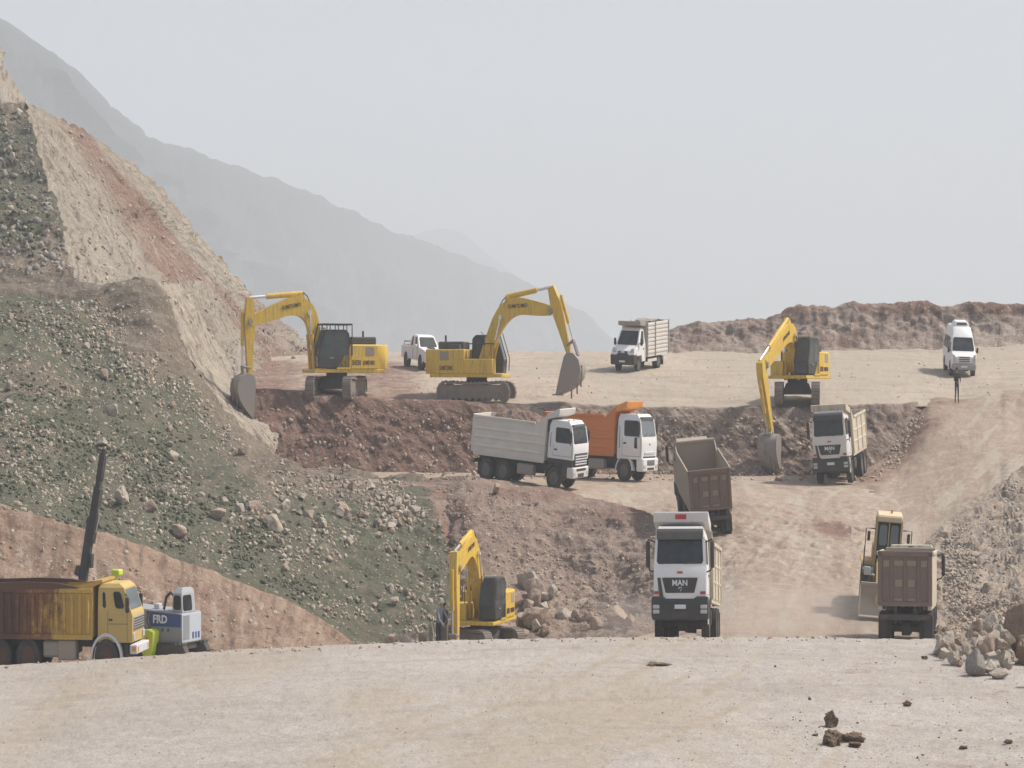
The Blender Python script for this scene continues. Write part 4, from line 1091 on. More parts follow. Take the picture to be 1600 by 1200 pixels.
    p = Part(); arm(p, line, half, [np.interp(i / (n - 1), [0, .3, 1], [.36, .3, .24]) for i in range(n)])
    bo = p.build('boom', rt, F['yellow'])
    mid = line[int(n * .68)]; nx = line[int(n * .68) + 1]; pv_ = line[int(n * .68) - 1]
    d = Vector((0, -(nx[0] - pv_[0]), nx[1] - pv_[1])).normalized()
    for sgn in (-1, 1):
        q = Part()
        r_ = d if d.y * sgn > 0 else -d
        upv = Vector((0, -r_.z, r_.y)); upv = upv if upv.z > 0 else -upv
        q.text('SUMITOMO', .19, (sgn * .285, -mid[0], mid[1]), r_, upv, .012, 0, .012)
        q.build('lettering', bo, F['ink'])
    kn = line[int(n * .42)]
    for s in (-1, 1):
        a = Vector((s * .5, -(foot[0] + .55), foot[1] - .45)); b = Vector((s * .44, -kn[0], kn[1]))
        c = a + (b - a) * .62
        q = Part(); q.cyl(a, c, .12); cy = q.build('boom_cylinder', rt, F['yellow'])
        q = Part(); q.cyl(c, b, .065); q.cyl(b - Vector((.12 * s, 0, 0)), b + Vector((.04 * s, 0, 0)), .13, n=12); q.build('rod', cy, F['chrome'])
    # stick
    st, sb = Vector(stick_top), Vector(stick_bot); dd = (sb - st); L = dd.length; dd /= L
    pin = Vector(tip)
    k_pin = max(.05, min(.45, (pin - st).dot(dd) / L))
    m_ = 9; line2 = [tuple(st + dd * L * (i / (m_ - 1))) for i in range(m_)]
    h2 = [np.interp(i / (m_ - 1), [0, k_pin, .55, 1], [.2, .38, .28, .14]) for i in range(m_)]
    p = Part(); arm(p, line2, h2, [np.interp(i / (m_ - 1), [0, 1], [.24, .2]) for i in range(m_)])
    sk = p.build('stick', rt, F['yellow'])
    q = Part(); q.cyl(U(-.36, pin.x, pin.y), U(.36, pin.x, pin.y), .15, n=14); q.build('pin', sk, F['steel'])
    # stick cylinder on the boom's back
    bk = line[int(n * .52)]; nb = Vector((-(line[int(n*.52)+1][1] - line[int(n*.52)-1][1]), line[int(n*.52)+1][0] - line[int(n*.52)-1][0])).normalized()
    a2 = Vector(bk) + nb * .62; b2 = st + Vector((0, 0))
    a3, b3 = Vector(U(0, a2.x, a2.y)), Vector(U(0, b2.x, b2.y)); c3 = a3 + (b3 - a3) * .68
    q = Part(); q.cyl(a3, c3, .13); q.prism([(-(bk[0] - .3), bk[1] + .3), (-(a2.x), a2.y + .08), (-(bk[0] + .45), bk[1] + .32)], 'x', -.2, .2); cy = q.build('stick_cylinder', rt, F['yellow'])
    q = Part(); q.cyl(c3, b3, .07); q.build('rod', cy, F['chrome'])
    q = Part(); o_ = Vector(U(.2, *(a2 + nb * .05))); e_ = Vector(U(.2, *(Vector(line[int(n*.3)]) + nb * .4)))
    q.tube([o_, o_ * .66 + e_ * .34 + Vector((0, 0, .2)), o_ * .33 + e_ * .67 + Vector((0, 0, .18)), e_], .03); q.build('hose', bo, F['black'])
    # bucket with its linkage and cylinder
    out = Vector((-dd.y, dd.x)); out = out if out.x > 0 else -out           # away from the machine
    ca, sa = math.cos(R(bucket_rot)), math.sin(R(bucket_rot))
    def B(a, b):      # bucket frame: a outwards, b up
        a *= bucket_k; b *= bucket_k
        return (sb.x + a * ca - b * sa, sb.y + a * sa + b * ca)
    back = [(-.05, .12), (.3, .2), (.66, .08), (.9, -.22), (.92, -.56), (.74, -.9), (.44, -1.2), (.1, -1.45), (-.12, -1.58)]
    mouth = [(-.14, -1.25), (-.16, -.7), (-.16, -.1)]
    p = Part(); w = bucket_w * bucket_k
    poly = [(-B(a, b)[0], B(a, b)[1]) for a, b in back + mouth]
    for s in (-1, 1): p.prism(poly, 'x', s * w - .03, s * w + .03)
    outer = [B(a, b) for a, b in back]
    secs = []
    for i, (u, z) in enumerate(outer):
        inn = Vector(B(.28, -.7)) - Vector((u, z)); inn.normalize(); v = Vector((u, z)) + inn * .06
        secs.append([(-w, -u, z), (w, -u, z), (w, -v.x, v.y), (-w, -v.x, v.y)])
    p.loft(secs)
    for k in range(1, 5):                       # wear ribs on the back
        s0 = B(*back[k + 2]); x_ = -w + 2 * w * k / 5
        p.box(x_ - .03, x_ + .03, -s0[0] - .05, -s0[0] + .05, s0[1] - .4, s0[1] + .2)
    bk_ = p.build('bucket', rt, F['bucket'], smooth=40)
    for k in range(5):
        x_ = -w + .1 + (2 * w - .2) * k / 4; q = Part(); a, b = B(.0, -1.52), B(-.32, -1.66)
        q.hexa([(x_ - .08, -a[0], a[1] + .06), (x_ + .08, -a[0], a[1] + .06), (x_ + .08, -a[0], a[1] - .06), (x_ - .08, -a[0], a[1] - .06)],
               [(x_ - .04, -b[0], b[1] + .02), (x_ + .04, -b[0], b[1] + .02), (x_ + .04, -b[0], b[1] - .02), (x_ - .04, -b[0], b[1] - .02)])
        q.build('tooth', bk_, F['steel'])
    lp = Vector(B(.42, .2)); rk = sb - dd * .55 * 1.0 + out * .5
    q = Part()
    for s in (-.2, .2):
        q.cyl(U(s, lp.x, lp.y), U(s, rk.x, rk.y), .07, n=8)
        q.cyl(U(s * 1.15, rk.x, rk.y), U(s * 1.15, *(sb - dd * .5)), .055, n=8)
    q.cyl(U(-.25, rk.x, rk.y), U(.25, rk.x, rk.y), .07, n=8); q.cyl(U(-.3, sb.x, sb.y), U(.3, sb.x, sb.y), .1, n=10); q.cyl(U(-.3, lp.x, lp.y), U(.3, lp.x, lp.y), .08, n=10)
    q.build('linkage', rt, F['steel'])
    ct = st + dd * L * .18 + out * .5; a3, b3 = Vector(U(0, ct.x, ct.y)), Vector(U(0, rk.x, rk.y)); c3 = a3 + (b3 - a3) * .62
    q = Part(); q.cyl(a3, c3, .11); cy = q.build('bucket_cylinder', rt, F['yellow'])
    q = Part(); q.cyl(c3, b3, .06); q.build('rod', cy, F['chrome'])
    # lettering on the house
    for args in ((blade_text or 'SH330', .24, (1.505, .95, 1.66), (0, 1, 0), (0, 0, 1), .012, 0, .014, 'CENTER', .72),
                 ('SUMITOMO', .2, (1.505, 2.28, 1.66), (0, 1, 0), (0, 0, 1), .012, 0, .012, 'RIGHT', .58),
                 ('SUMITOMO', .22, (-1.505, 2.28, 1.62), (0, -1, 0), (0, 0, 1), .012, 0, .012, 'LEFT', .62)):
        q = Part(); q.text(*args); q.build('lettering', h, F['ink'])
    return rt

def pose(cx, gy, s, yaw, pts):
    k = s * math.sin(R(yaw)); return [((x - cx) / k, (gy - y) / (s * ZS)) for x, y in pts]
# machine at the cut, facing left
D1 = 184.8; s1 = FPX / D1
f_, k_, t_, a_, b_ = pose(531, 623, s1 * 1.04, -68, [(506, 562), (486, 468), (400, 504), (400, 467), (400, 592)])
e1 = excavator('yellow crawler excavator beside the cut slope, its arm reaching left with a wide bucket', f_, k_, t_, a_, b_, 4, 1.15, 58, True, 'SH330', .85)
place(e1, 526, D1, -68, 3.5, 3, 1.04, py=623, tilt=False)
# machine loading the lorries, facing right
f_, k_, t_, a_, b_ = pose(745, 630, s1 * 1.04, 76, [(752, 574), (790, 474), (861, 486), (861, 449), (890, 556)])
e2 = excavator('yellow crawler excavator side-on, arm arched over the orange tipper to empty its bucket', f_, k_, t_, a_, b_, -20, 1.24, 4, False, 'SH330', .72)
place(e2, 745, D1 + .6, 76, 3.5, 3, 1.04, py=630, tilt=False)
# machine over the right-hand lorry
f_, k_, t_, a_, b_ = pose(1246, 632, s1, -27, [(1241, 580), (1232, 508), (1181, 572), (1174, 566), (1195, 684)])
e3 = excavator('yellow crawler excavator reaching down over the rim above the right-hand white tipper', f_, k_, t_, a_, b_, 8, .95, 20, False, 'SH330', .72)
place(e3, 1246, 184.4, -27, 3.5, 3, 1.0, py=631, tilt=False)
# machine low down behind the road, arm towards the viewer
e4 = excavator('yellow crawler excavator low behind the road edge with its arm folded upright in front', (.2, 1.9), (2.0, 4.9), (5.2, 3.75), (5.45, 4.45), (5.25, .5), 10, 1.0, 55, False, 'SH330', .75)
place(e4, 752, 135.5, -17, 3.5, 3, 0.83, tilt=False)
# ---------------------------------------------------------------- tipper lorries
def cab_shell(rt, col, zb, zw, zt, zr, y0=-3.9, y1=-1.95, w=1.16, wt=1.06, lean=.2, glassm=None, wip=True):
    """lorry cab: lower box, leaning greenhouse, panes; returns the cab"""
    p = Part()
    p.prism([(y0, zb), (y0 - .02, zw - .3), (y0 + .02, zw), (y1, zw), (y1, zb)], 'x', -w, w, 0, .05, 2)
    yf = y0 + .02
    bot = [(-w + .01, yf + .005, zw - .03), (w - .01, yf + .005, zw - .03), (w - .01, y1 - .01, zw - .03), (-w + .01, y1 - .01, zw - .03)]
    mid = [(-wt, yf + lean, zt), (wt, yf + lean, zt), (wt, y1 - .01, zt), (-wt, y1 - .01, zt)]
    top = [(-wt + .12, yf + lean + .3, zr), (wt - .12, yf + lean + .3, zr), (wt - .1, y1 - .1, zr), (-wt + .1, y1 - .1, zr)]
    p.loft([bot, mid, top])
    cb = p.build('cab', rt, col, smooth=25)
    q = Part(); q.panel([bot[0], bot[1], mid[1], mid[0]], (.11, .11, .07, .02), lift=.008)
    q.build('windscreen', cb, glassm or F['glass'])
    for s in (-1, 1):
        a, b, c, d = ((bot[1], bot[2], mid[2], mid[1]) if s > 0 else (bot[3], bot[0], mid[0], mid[3]))
        q = Part(); q.panel([a, b, c, d], (.16, .5, .07, .06) if s > 0 else (.5, .16, .07, .06), lift=.008); q.build('side_window', cb, F['glass'])
        q = Part()
        for yy in (y0 + .1, y1 - .42): q.box(s * (w + .002) - .004, s * (w + .002) + .004, yy, yy + .015, zb + .15, zw - .02)
        q.box(s * (w + .002) - .004, s * (w + .002) + .004, y0 + .1, y1 - .41, zb + .14, zb + .155)
        q.build('door_gap', cb, F['dark'])
        q = Part(); q.box(s * (w + .015) - .015, s * (w + .015) + .015, y1 - .72, y1 - .5, zw - .32, zw - .24, 0, .01); q.build('door_handle', cb, F['black'])
    if wip:
        for k in (-.45, .35):
            q = Part(); a_, b_ = Vector((k - .3, y0 + .01, zw + .06)), Vector((k + .28, y0 + .07, zw + .2)); q.tube([a_, (a_ + b_) / 2, b_], .014, 6); q.build('wiper', cb, F['black'])
        q = Part(); q.prism([(y0 + lean - .1, zt + .03), (y0 + lean + .02, zt + .12), (y0 + lean + .1, zt + .1), (y0 + lean + .02, zt)], 'x', -wt + .1, wt - .1); q.build('sun_visor', cb, F['black'])
        for k in (-.7, 0, .7):
            q = Part(); q.box(k - .07, k + .07, y0 + lean + .42, y0 + lean + .5, zr - .03, zr + .05, 0, .01); q.build('roof_lamp', cb, F['amber'])
        for s in (-1, 1):
            q = Part(); q.tube([(s * (w + .04), y1 - .2, zb + .5), (s * (w + .05), y1 - .2, zb + .8), (s * (w + .04), y1 - .2, zt - .3)], .016, 6); q.build('grab_rail', cb, F['black'])
    return cb

def mirrors(rt, y, z0, z1, x=1.2, out=.3, col=None):
    for s in (-1, 1):
        q = Part(); q.box(s * (x + out) - .09, s * (x + out) + .09, y - .1, y + .05, z0, z1, 0, .05)
        q.tube([(s * (x - .06), y + .1, z1 - .05), (s * (x + out), y + .02, z1 + .04), (s * (x + out), y, z1 - .1)], .025, 6)
        q.tube([(s * (x - .03), y + .1, z0 - .12), (s * (x + out * .7), y + .02, z0 - .06), (s * (x + out), y, z0 + .1)], .025, 6)
        q.build('mirror', rt, col or F['black'])

def chassis(rt, y0=-3.3, y1=3.6, axles=(-2.55, 1.35, 2.7), r=.53):
    q = Part()
    for s in (-1, 1): q.box(s * .42 - .05, s * .42 + .05, y0, y1, .78, 1.06)
    for y in (-1.6, -.2, .7, 2.0, 3.4): q.box(-.37, .37, y - .06, y + .06, .82, 1.02)
    for y in axles:
        q.cyl((-.95, y, r), (.95, y, r), .1, n=10)
        q.cyl((-.2, y, r), (.2, y, r), .22, n=12)
    q.build('chassis', rt, F['dark'])
    q = Part(); q.box(-1.1, -.55, -.9, .35, .5, 1.0, 0, .06); q.build('fuel_tank', rt, F['steel'])
    q = Part(); q.box(.55, 1.1, -.9, -.1, .52, 1.0, 0, .04); q.build('battery_box', rt, F['dark'])
    q = Part(); q.cyl((.8, .1, .72), (.8, .55, .72), .2, n=14); q.build('air_tank', rt, F['steel'])

def wheels(rt, axles=(-2.55, 1.35, 2.7), r=.53, rimm=None):
    for i, y in enumerate(axles):
        for s in (-1, 1):
            if i == 0: wheel(rt, s * 1.02, y, r, .32, rimm=rimm)
            else: wheel(rt, s * 1.09, y, r, .28, dual=True, rimm=rimm)

def rear_lights(rt, y=3.72, z=.9):
    q = Part(); q.box(-1.15, 1.15, y - .06, y, z - .12, z + .05); q.build('rear_beam', rt, F['dark'])
    for s in (-1, 1):
        q = Part(); q.box(s * .95 - .14, s * .95 + .14, y, y + .03, z - .09, z + .03); q.build('tail_lamp', rt, F['taillens'])
        q = Part(); q.box(s * 1.05 - .2, s * 1.05 + .2, y - .45, y - .43, .25, .95); q.build('mud_flap', rt, F['black'])

def tipper_body(rt, mats, gate_m, y0=-1.75, y1=3.8, z0=1.28, z1=2.75, zc=3.42, canopy='peak', ribs='none', w=1.25, inner=None, gate_style='frame', canopy_m=None, emblem=False, slope_floor=.0, hb=.45):
    t = .07
    p = Part()
    zb1 = z0
    for s in (-1, 1):
        xa, xb = (w - t, w) if s > 0 else (-w, -w + t)
        p.prism([(y0, z0 + slope_floor), (y1, zb1), (y1, z1), (y0 + .75, z1), (y0, z1 + hb)], 'x', xa, xb)
        p.box(s * (w + .02) - .05, s * (w + .02) + .05, y0 + .8, y1 + .02, z1 - .02, z1 + .1, 0, .015)         # top rail
        p.box(s * (w - .12) - .1, s * (w - .12) + .1, y0 + .05, y1 - .02, z0 - .14, z0 + .02, 0, .02)
        if ribs == 'long':
            for zz in (z0 + .3, z0 + .72, z0 + 1.1):
                p.prism([(s * w, zz - .08), (s * (w + .035), zz - .04), (s * (w + .035), zz + .04), (s * w, zz + .08)], 'y', y0 + .1, y1 - .05)
        elif ribs == 'posts':
            k = 15
            for i in range(k):
                yy = y0 + .15 + (y1 - y0 - .3) * i / (k - 1)
                p.box(s * (w + .03) - .035, s * (w + .03) + .035, yy - .055, yy + .055, z0 + .02, z1 - .05, 0, .012)
        elif ribs == 'few':
            for yy in (y0 + .06, y0 + 1.9, y0 + 3.7, y1 - .1): p.box(s * (w + .025) - .03, s * (w + .025) + .03, yy - .07, yy + .07, z0, z1, 0, .012)
            for zz in (z0 + .5, z0 + 1.0): p.prism([(s * w, zz - .06), (s * (w + .03), zz - .03), (s * (w + .03), zz + .03), (s * w, zz + .06)], 'y', y0 + .1, y1 - .05)
    p.box(-w + .01, w - .01, y0 + .02, y1 - .02, z0 - .02, z0 + .07)
    p.box(-w + .08, w - .08, y0, y0 + .07, z0, z1 + hb)
    b = p.build('tipper_body', rt, mats)
    q = Part()
    for s in (-1, 1): q.box(s * .45 - .06, s * .45 + .06, y0 + .2, y1 - .1, 1.06, z0 - .02)
    q.cyl((0, y0 - .12, 1.0), (0, y0 - .12, z1 + .2), .12, n=12)
    q.build('hoist', rt, F['dark'])
    if canopy:
        ln = 1.55 if canopy == 'peak' else .9
        q = Part()
        q.prism([(y0 + .02, zc - .28), (y0 - ln, zc - .02), (y0 - ln - .04, zc + .26), (y0 - ln + .06, zc + .27), (y0 + .02, zc + .0)], 'x', -w + .05, w - .05, 0, .015)
        q.build('canopy', b, canopy_m or mats)
        if emblem:
            q = Part(); q.box(-.24, .24, y0 - ln - .055, y0 - ln - .03, zc + .05, zc + .2, 0, .01); q.build('canopy_sign', b, F['red'])
    # tailgate
    q = Part(); q.box(-w + .02, w - .02, y1 + .01, y1 + .07, z0 + .02, z1 + .02)
    for s in (-1, 1): q.box(s * (w - .09) - .09, s * (w - .09) + .09, y1 + .05, y1 + .15, z0, z1 + .1, 0, .02)
    q.box(-w, w, y1 + .05, y1 + .15, z1 - .06, z1 + .12, 0, .02); q.box(-w + .1, w - .1, y1 + .05, y1 + .14, z0, z0 + .12, 0, .02)
    for x in (-.62, 0, .62): q.box(x - .05, x + .05, y1 + .05, y1 + .13, z0 + .12, z1 - .06, 0, .01)
    for s in (-1, 1): q.prism([(s * .6, z0 + .12), (s * 1.0, z0 + .55), (s * 1.12, z0 + .55), (s * .74, z0 + .12)], 'y', y1 + .05, y1 + .12)
    g = q.build('tailgate', b, gate_m)
    if gate_style == 'dusty':
        for x0, x1, za, zb in ((-1.0, -.72, z1 - .38, z1 - .18), (-.5, -.07, z1 - .34, z1 - .18), (.07, .5, z1 - .34, z1 - .18), (.72, 1.0, z1 - .38, z1 - .18), (-.46, -.12, z0 + .58, z0 + .8), (.12, .46, z0 + .58, z0 + .8), (-.5, -.12, z0 + .14, z0 + .22), (.12, .5, z0 + .14, z0 + .22)):
            q = Part(); q.box(x0, x1, y1 + .07, y1 + .095, za, zb, 0, .008); q.build('gate_plate', g, F['paledust'])
    for s in (-1, 1):
        q = Part(); q.cyl((s * .9, y1 - .1, z0 - .08), (s * .9, y1 + .2, z0 - .08), .06, n=8); q.build('hinge', g, F['dark'])
    return b

def load(rt_loc, body_root, label, y0, y1, z, w=1.1, hmax=.5, seed=1, zscale=ZS):
    """heaped earth in a tipper body: rests inside, so a thing of its own"""
    nx, ny = 22, 44; v, f = [], []
    for j in range(ny):
        for i in range(nx):
            a, b = i / (nx - 1) * 2 - 1, j / (ny - 1) * 2 - 1
            k = max(0, 1 - abs(a) ** 2.4) * max(0, 1 - abs(b) ** 3)
            v.append((a * w, y0 + (y1 - y0) * (b + 1) / 2, k * hmax))
    P = np.array(v); P[:, 2] += (fbm(P, 1.6, 4, seed) * .3 + fbm(P, 6, 3, seed) * .08) * (P[:, 2] > 0.01); P[:, 2] = (P[:, 2] + z) * zscale
    f = [(j * nx + i, j * nx + i + 1, (j + 1) * nx + i + 1, (j + 1) * nx + i) for j in range(ny - 1) for i in range(nx - 1)]
    me = bpy.data.meshes.new('earth_load'); me.from_pydata(P.tolist(), [], f); me.materials.append(F['earth'])
    o = bpy.data.objects.new('earth_load', me); COL.objects.link(o); o.matrix_world = body_root.matrix_world.copy()
    return tag(o, label, 'earth load')

def front_wheelarch(rt, y, r, m, x=1.02, w=.36):
    for s in (-1, 1):
        q = Part(); secs = []
        for k in range(11):
            a = math.pi * (k / 10) ; rr = r + .09
            c, sn = math.cos(a), math.sin(a)
            secs.append([(s * x - w / 2, y + c * rr, r + sn * rr), (s * x + w / 2, y + c * rr, r + sn * rr), (s * x + w / 2, y + c * (rr + .05), r + sn * (rr + .05)), (s * x - w / 2, y + c * (rr + .05), r + sn * (rr + .05))])
        q.loft(secs); q.build('mudguard', rt, m)

GRP = 'tipper lorries'
def man_tipper(label, body_m, cab_m, canopy=True, emblem=True, gate=None):
    rt = root('tipper_lorry', label, 'tipper lorry', GRP)
    chassis(rt); wheels(rt); rear_lights(rt); front_wheelarch(rt, -2.55, .53, F['black'])
    cb = cab_shell(rt, cab_m, 1.22, 2.2, 3.02, 3.34, w=1.14, wt=1.07, lean=.16, wip=False)
    # sun visor over the screen
    q = Part(); q.prism([(-3.80, 2.97), (-3.98, 2.93), (-3.86, 3.18), (-3.62, 3.27), (-3.58, 3.2)], 'x', -1.0, 1.0, 0, .02); q.build('sun_visor', cb, F['black'])
    # grille with lettering and emblem
    yf = -3.925
    q = Part(); q.prism([(-.78, 1.84), (.78, 1.84), (.62, 1.4), (-.62, 1.4)], 'y', yf - .03, yf + .05, 0, .02); gr = q.build('grille', cb, F['black'])
    q = Part()
    for k in range(4): q.box(-.66 + .02 * k, .66 - .02 * k, yf - .038, yf - .03, 1.47 + .1 * (3 - k) - .006, 1.47 + .1 * (3 - k) + .006)
    q.build('grille_slat', gr, F['dark'])
    q = Part(); q.text('MAN', .17, (0, yf - .036, 1.68), (1, 0, 0), (0, 0, 1), .02, 0, .022, stretch=1.3); q.build('lettering', gr, F['silver'])
    q = Part(); q.tube([(-.07, yf - .045, 1.51), (-.03, yf - .045, 1.55), (.03, yf - .045, 1.56), (.075, yf - .045, 1.54), (.06, yf - .045, 1.49), (.02, yf - .045, 1.47), (.045, yf - .045, 1.44)], .014, 6); q.build('emblem', gr, F['silver'])
    q = Part(); q.box(-.12, .12, yf - .014, yf + .01, 1.96, 2.02, 0, .005); q.build('badge', cb, F['red'])
    q = Part()
    q.prism([(-.9, 1.31), (-.72, 1.29), (-.84, 1.84), (-.98, 1.84)], 'y', yf - .012, yf + .01)
    q.build('panel_gap', cb, F['dark'])
    for s in (-1, 1):
        q = Part(); q.box(s * 1.0 - .12, s * 1.0 + .12, yf - .02, yf + .02, 1.36, 1.45, 0, .01); q.build('marker_lamp', cb, F['red'])
        q = Part(); q.tube([(s * .5 - .3, yf - .02 + .03, 2.24), (s * .5, yf - .03, 2.26), (s * .5 + .25, yf + .02, 2.3)], .014, 6); q.build('wiper', cb, F['black'])
    # bumper
    q = Part(); q.prism([(-1.2, .62), (1.2, .62), (1.24, .8), (1.22, 1.3), (.7, 1.3), (.6, 1.2), (-.6, 1.2), (-.7, 1.3), (-1.22, 1.3), (-1.24, .8)], 'y', -4.0, -3.45, 0, .04)
    bp = q.build('bumper', rt, F['black'])
    for s in (-1, 1):
        for zz in (.86, 1.0):
            q = Part(); q.box(s * 1.03 - .14, s * 1.03 + .14, -4.025, -3.98, zz - .055, zz + .055, 0, .02); q.build('headlight', bp, F['lamp'])
    q = Part(); q.box(-.26, .26, -4.03, -4.0, .94, 1.06, 0, .005); pl = q.build('number_plate', bp, F['plate'])
    q = Part(); q.box(-.26, -.22, -4.034, -4.031, .945, 1.055); q.build('plate_band', pl, F['blue'])
    q = Part(); q.box(-.36, .36, -4.02, -4.0, .66, .86, 0, .01); q.build('tow_hatch', bp, F['dark'])
    q = Part()
    for s in (-1, 1): q.box(s * 1.17 - .02, s * 1.17 + .02, -3.4, -3.0, .5, 1.2, 0, .02)
    q.build('step', rt, cab_m)
    mirrors(rt, -3.72, 2.12, 2.92, 1.16, .24)
    tipper_body(rt, body_m, gate or body_m, ribs='few', canopy='peak' if canopy else None, emblem=emblem, canopy_m=F['dustwhite'] if emblem else F['cream'], zc=3.5 if emblem else 3.36, z1=2.85)
    return rt

# lorry coming towards us over the road edge
t1 = man_tipper('white tipper lorry coming head-on over the road edge, cream body with red sign on canopy', F['cream'], F['white'])
place(t1, 1074, 114.5, -8.5, 6, 2.2, 1.0)
# lorry in the pit on the far right
t2 = man_tipper('white tipper lorry parked nose-out below the excavator that reaches down over the rim', F['cream'], F['dustwhite'], True, False)
place(t2, 1316, 179.0 - 3, -17, 6, 2.2, 1.0)

# pale tipper beside the slope
def slab_tipper(label, style):
    rt = root('tipper_lorry', label, 'tipper lorry', GRP)
    chassis(rt); wheels(rt); rear_lights(rt)
    if style == 'grey':
        cb = cab_shell(rt, F['white'], 1.42, 2.12, 2.9, 3.15, lean=.26, glassm=F['glass'])
        q = Part(); q.prism([(-3.86, 1.0), (-3.86, 1.42), (-2.0, 1.42), (-2.0, 1.2), (-3.1, 1.2), (-3.2, 1.0)], 'x', -1.13, 1.13, 0, .03); q.build('lower_cab', rt, F['black'])
        q = Part(); q.prism([(-.95, 1.72), (.95, 1.72), (.86, 1.15), (-.86, 1.15)], 'y', -3.96, -3.9, 0, .02); gr = q.build('grille', cb, F['dark'])
        for k in range(4):
            q = Part(); q.box(-.9 + .02 * k, .9 - .02 * k, -3.99, -3.95, 1.56 - .12 * k, 1.62 - .12 * k, 0, .01); q.build('grille_slat', gr, F['ltgrey'])
        q = Part(); q.box(-1.17, 1.17, -4.02, -3.5, .6, 1.1, 0, .05); bp = q.build('bumper', rt, F['dustwhite'])
        q = Part(); q.box(-.7, .7, -4.03, -4.0, .92, 1.04, 0, .01); q.build('air_slot', bp, F['black'])
        q = Part(); q.box(-.45, .45, -4.035, -4.0, .64, .82, 0, .01); q.build('tow_hatch', bp, F['dark'])
        for s in (-1, 1):
            q = Part(); q.box(s * .95 - .18, s * .95 + .18, -4.035, -3.98, .7, .9, 0, .03); q.build('headlight', bp, F['lamp'])
            q = Part(); q.box(s * 1.1 - .09, s * 1.1 + .09, -3.48, -3.12, .55, 1.1, 0, .03); st = q.build('step', rt, F['black'])
        front_wheelarch(rt, -2.55, .53, F['dark'], 1.0, .42)
        q = Part(); q.prism([(-1.95, 2.6), (-1.55, 2.6), (-1.55, 3.05), (-1.8, 3.2), (-1.95, 3.1)], 'x', -1.0, .9, 0, .06); q.build('air_intake', rt, F['black'])
        mirrors(rt, -3.72, 2.2, 2.7, 1.14, .2)
        tipper_body(rt, F['greybody'], F['greybody'], ribs='long', canopy='short', zc=3.4, z1=2.88, canopy_m=F['dustwhite'])
    else:
        cb = cab_shell(rt, F['white'], 1.05, 2.08, 2.92, 3.15, lean=.22, glassm=F['paleglass'])
        q = Part(); q.box(-.75, .75, -3.95, -3.9, 1.3, 1.42, 0, .02); q.build('badge', cb, F['ltgrey'])
        q = Part(); q.box(-.07, .07, -3.96, -3.92, 1.72, 1.8, 0, .02); q.build('emblem', cb, F['blue'])
        q = Part(); q.box(-.9, .9, -3.95, -3.9, 1.12, 1.2); q.build('panel_gap', cb, F['dark'])
        q = Part(); q.prism([(-1.16, .5), (1.16, .5), (1.18, 1.12), (-1.18, 1.12)], 'y', -4.05, -3.5, 0, .06); bp = q.build('bumper', rt, F['white'])
        q = Part(); q.box(-.55, .55, -4.08, -4.04, .78, 1.04, 0, .02); gr = q.build('grille', bp, F['grey'])
        for k in range(4): q = Part(); q.box(-.52, .52, -4.09, -4.078, .81 + .06 * k, .835 + .06 * k); q.build('grille_slat', gr, F['dark'])
        q = Part(); q.box(-.5, .5, -4.075, -4.04, .58, .68, 0, .01); q.build('air_slot', bp, F['black'])
        for s in (-1, 1):
            q = Part(); q.box(s * .9 - .2, s * .9 + .2, -4.07, -4.02, .62, .82, 0, .04); q.build('headlight', bp, F['lamp'])
            q = Part(); q.prism([(-3.55, 1.55), (-3.3, 1.6), (-3.32, 2.08), (-3.5, 2.08)], 'x', s * 1.165 - .01, s * 1.165 + .01); q.build('quarter_window', cb, F['glass'])
        front_wheelarch(rt, -2.55, .53, F['white'], 1.0, .42)
        mirrors(rt, -3.72, 2.2, 2.8, 1.16, .2)
        b = tipper_body(rt, F['orange'], F['orange'], ribs='long', canopy='short', zc=3.48, z1=2.98, canopy_m=F['brightorange'])
        q = Part(); q.box(-1.285, -1.26, .5, 1.55, 2.3, 2.58); sg = q.build('body_sign', b, F['dustwhite'])
        q = Part()
        for yy in (.62, .9, 1.12, 1.34): q.box(-1.295, -1.286, yy, yy + .15, 2.36, 2.52)
        q.build('worn_mark', sg, F['orange'])
    return rt
t3 = slab_tipper('dusty off-white tipper lorry loaded with earth at the edge of the spoil slope', 'grey')
place(t3, 824, 167.0, 62, 6.2, 2.2, .95)
load(None, t3, 'brown earth heaped in the off-white tipper body', -1.5, 3.5, 2.5, 1.1, .75, 5)
t4 = slab_tipper('orange tipper lorry with white cab being loaded behind the off-white tipper', 'orange')
place(t4, 936, 174.0, 60, 6.2, 2.2, .96)
load(None, t4, 'earth heaped in the orange tipper body under the excavator bucket', -1.4, 3.5, 2.6, 1.1, .6, 9)

def brown_tipper(label, cab_m, side_m, hb=.06):
    rt = root('tipper_lorry', label, 'tipper lorry', GRP)
    chassis(rt); wheels(rt); rear_lights(rt, 3.75, .95); front_wheelarch(rt, -2.55, .53, F['dark'])
    cb = cab_shell(rt, cab_m, 1.15, 2.15, 2.9, 3.08, lean=.2, wip=False)
    q = Part(); q.box(-1.2, 1.2, -4.0, -3.5, .6, 1.2, 0, .05); bp = q.build('bumper', rt, F['dark'])
    for s in (-1, 1): q = Part(); q.box(s * .95 - .18, s * .95 + .18, -4.02, -3.98, .8, 1.0, 0, .03); q.build('headlight', bp, F['lamp'])
    q = Part(); q.box(-.7, .7, -3.95, -3.9, 1.3, 1.8, 0, .02); q.build('grille', cb, F['black'])
    mirrors(rt, -3.75, 2.05, 2.75, 1.2, .3)
    b = tipper_body(rt, side_m, F['brown'], ribs='none', canopy=None, z1=2.85, gate_style='dusty', slope_floor=.0, hb=hb)
    q = Part(); q.box(-1.2, 1.2, -1.82, -1.62, 2.8 + hb, 2.95 + hb, 0, .03); q.build('headboard_rail', b, F['tawny'])
    return rt
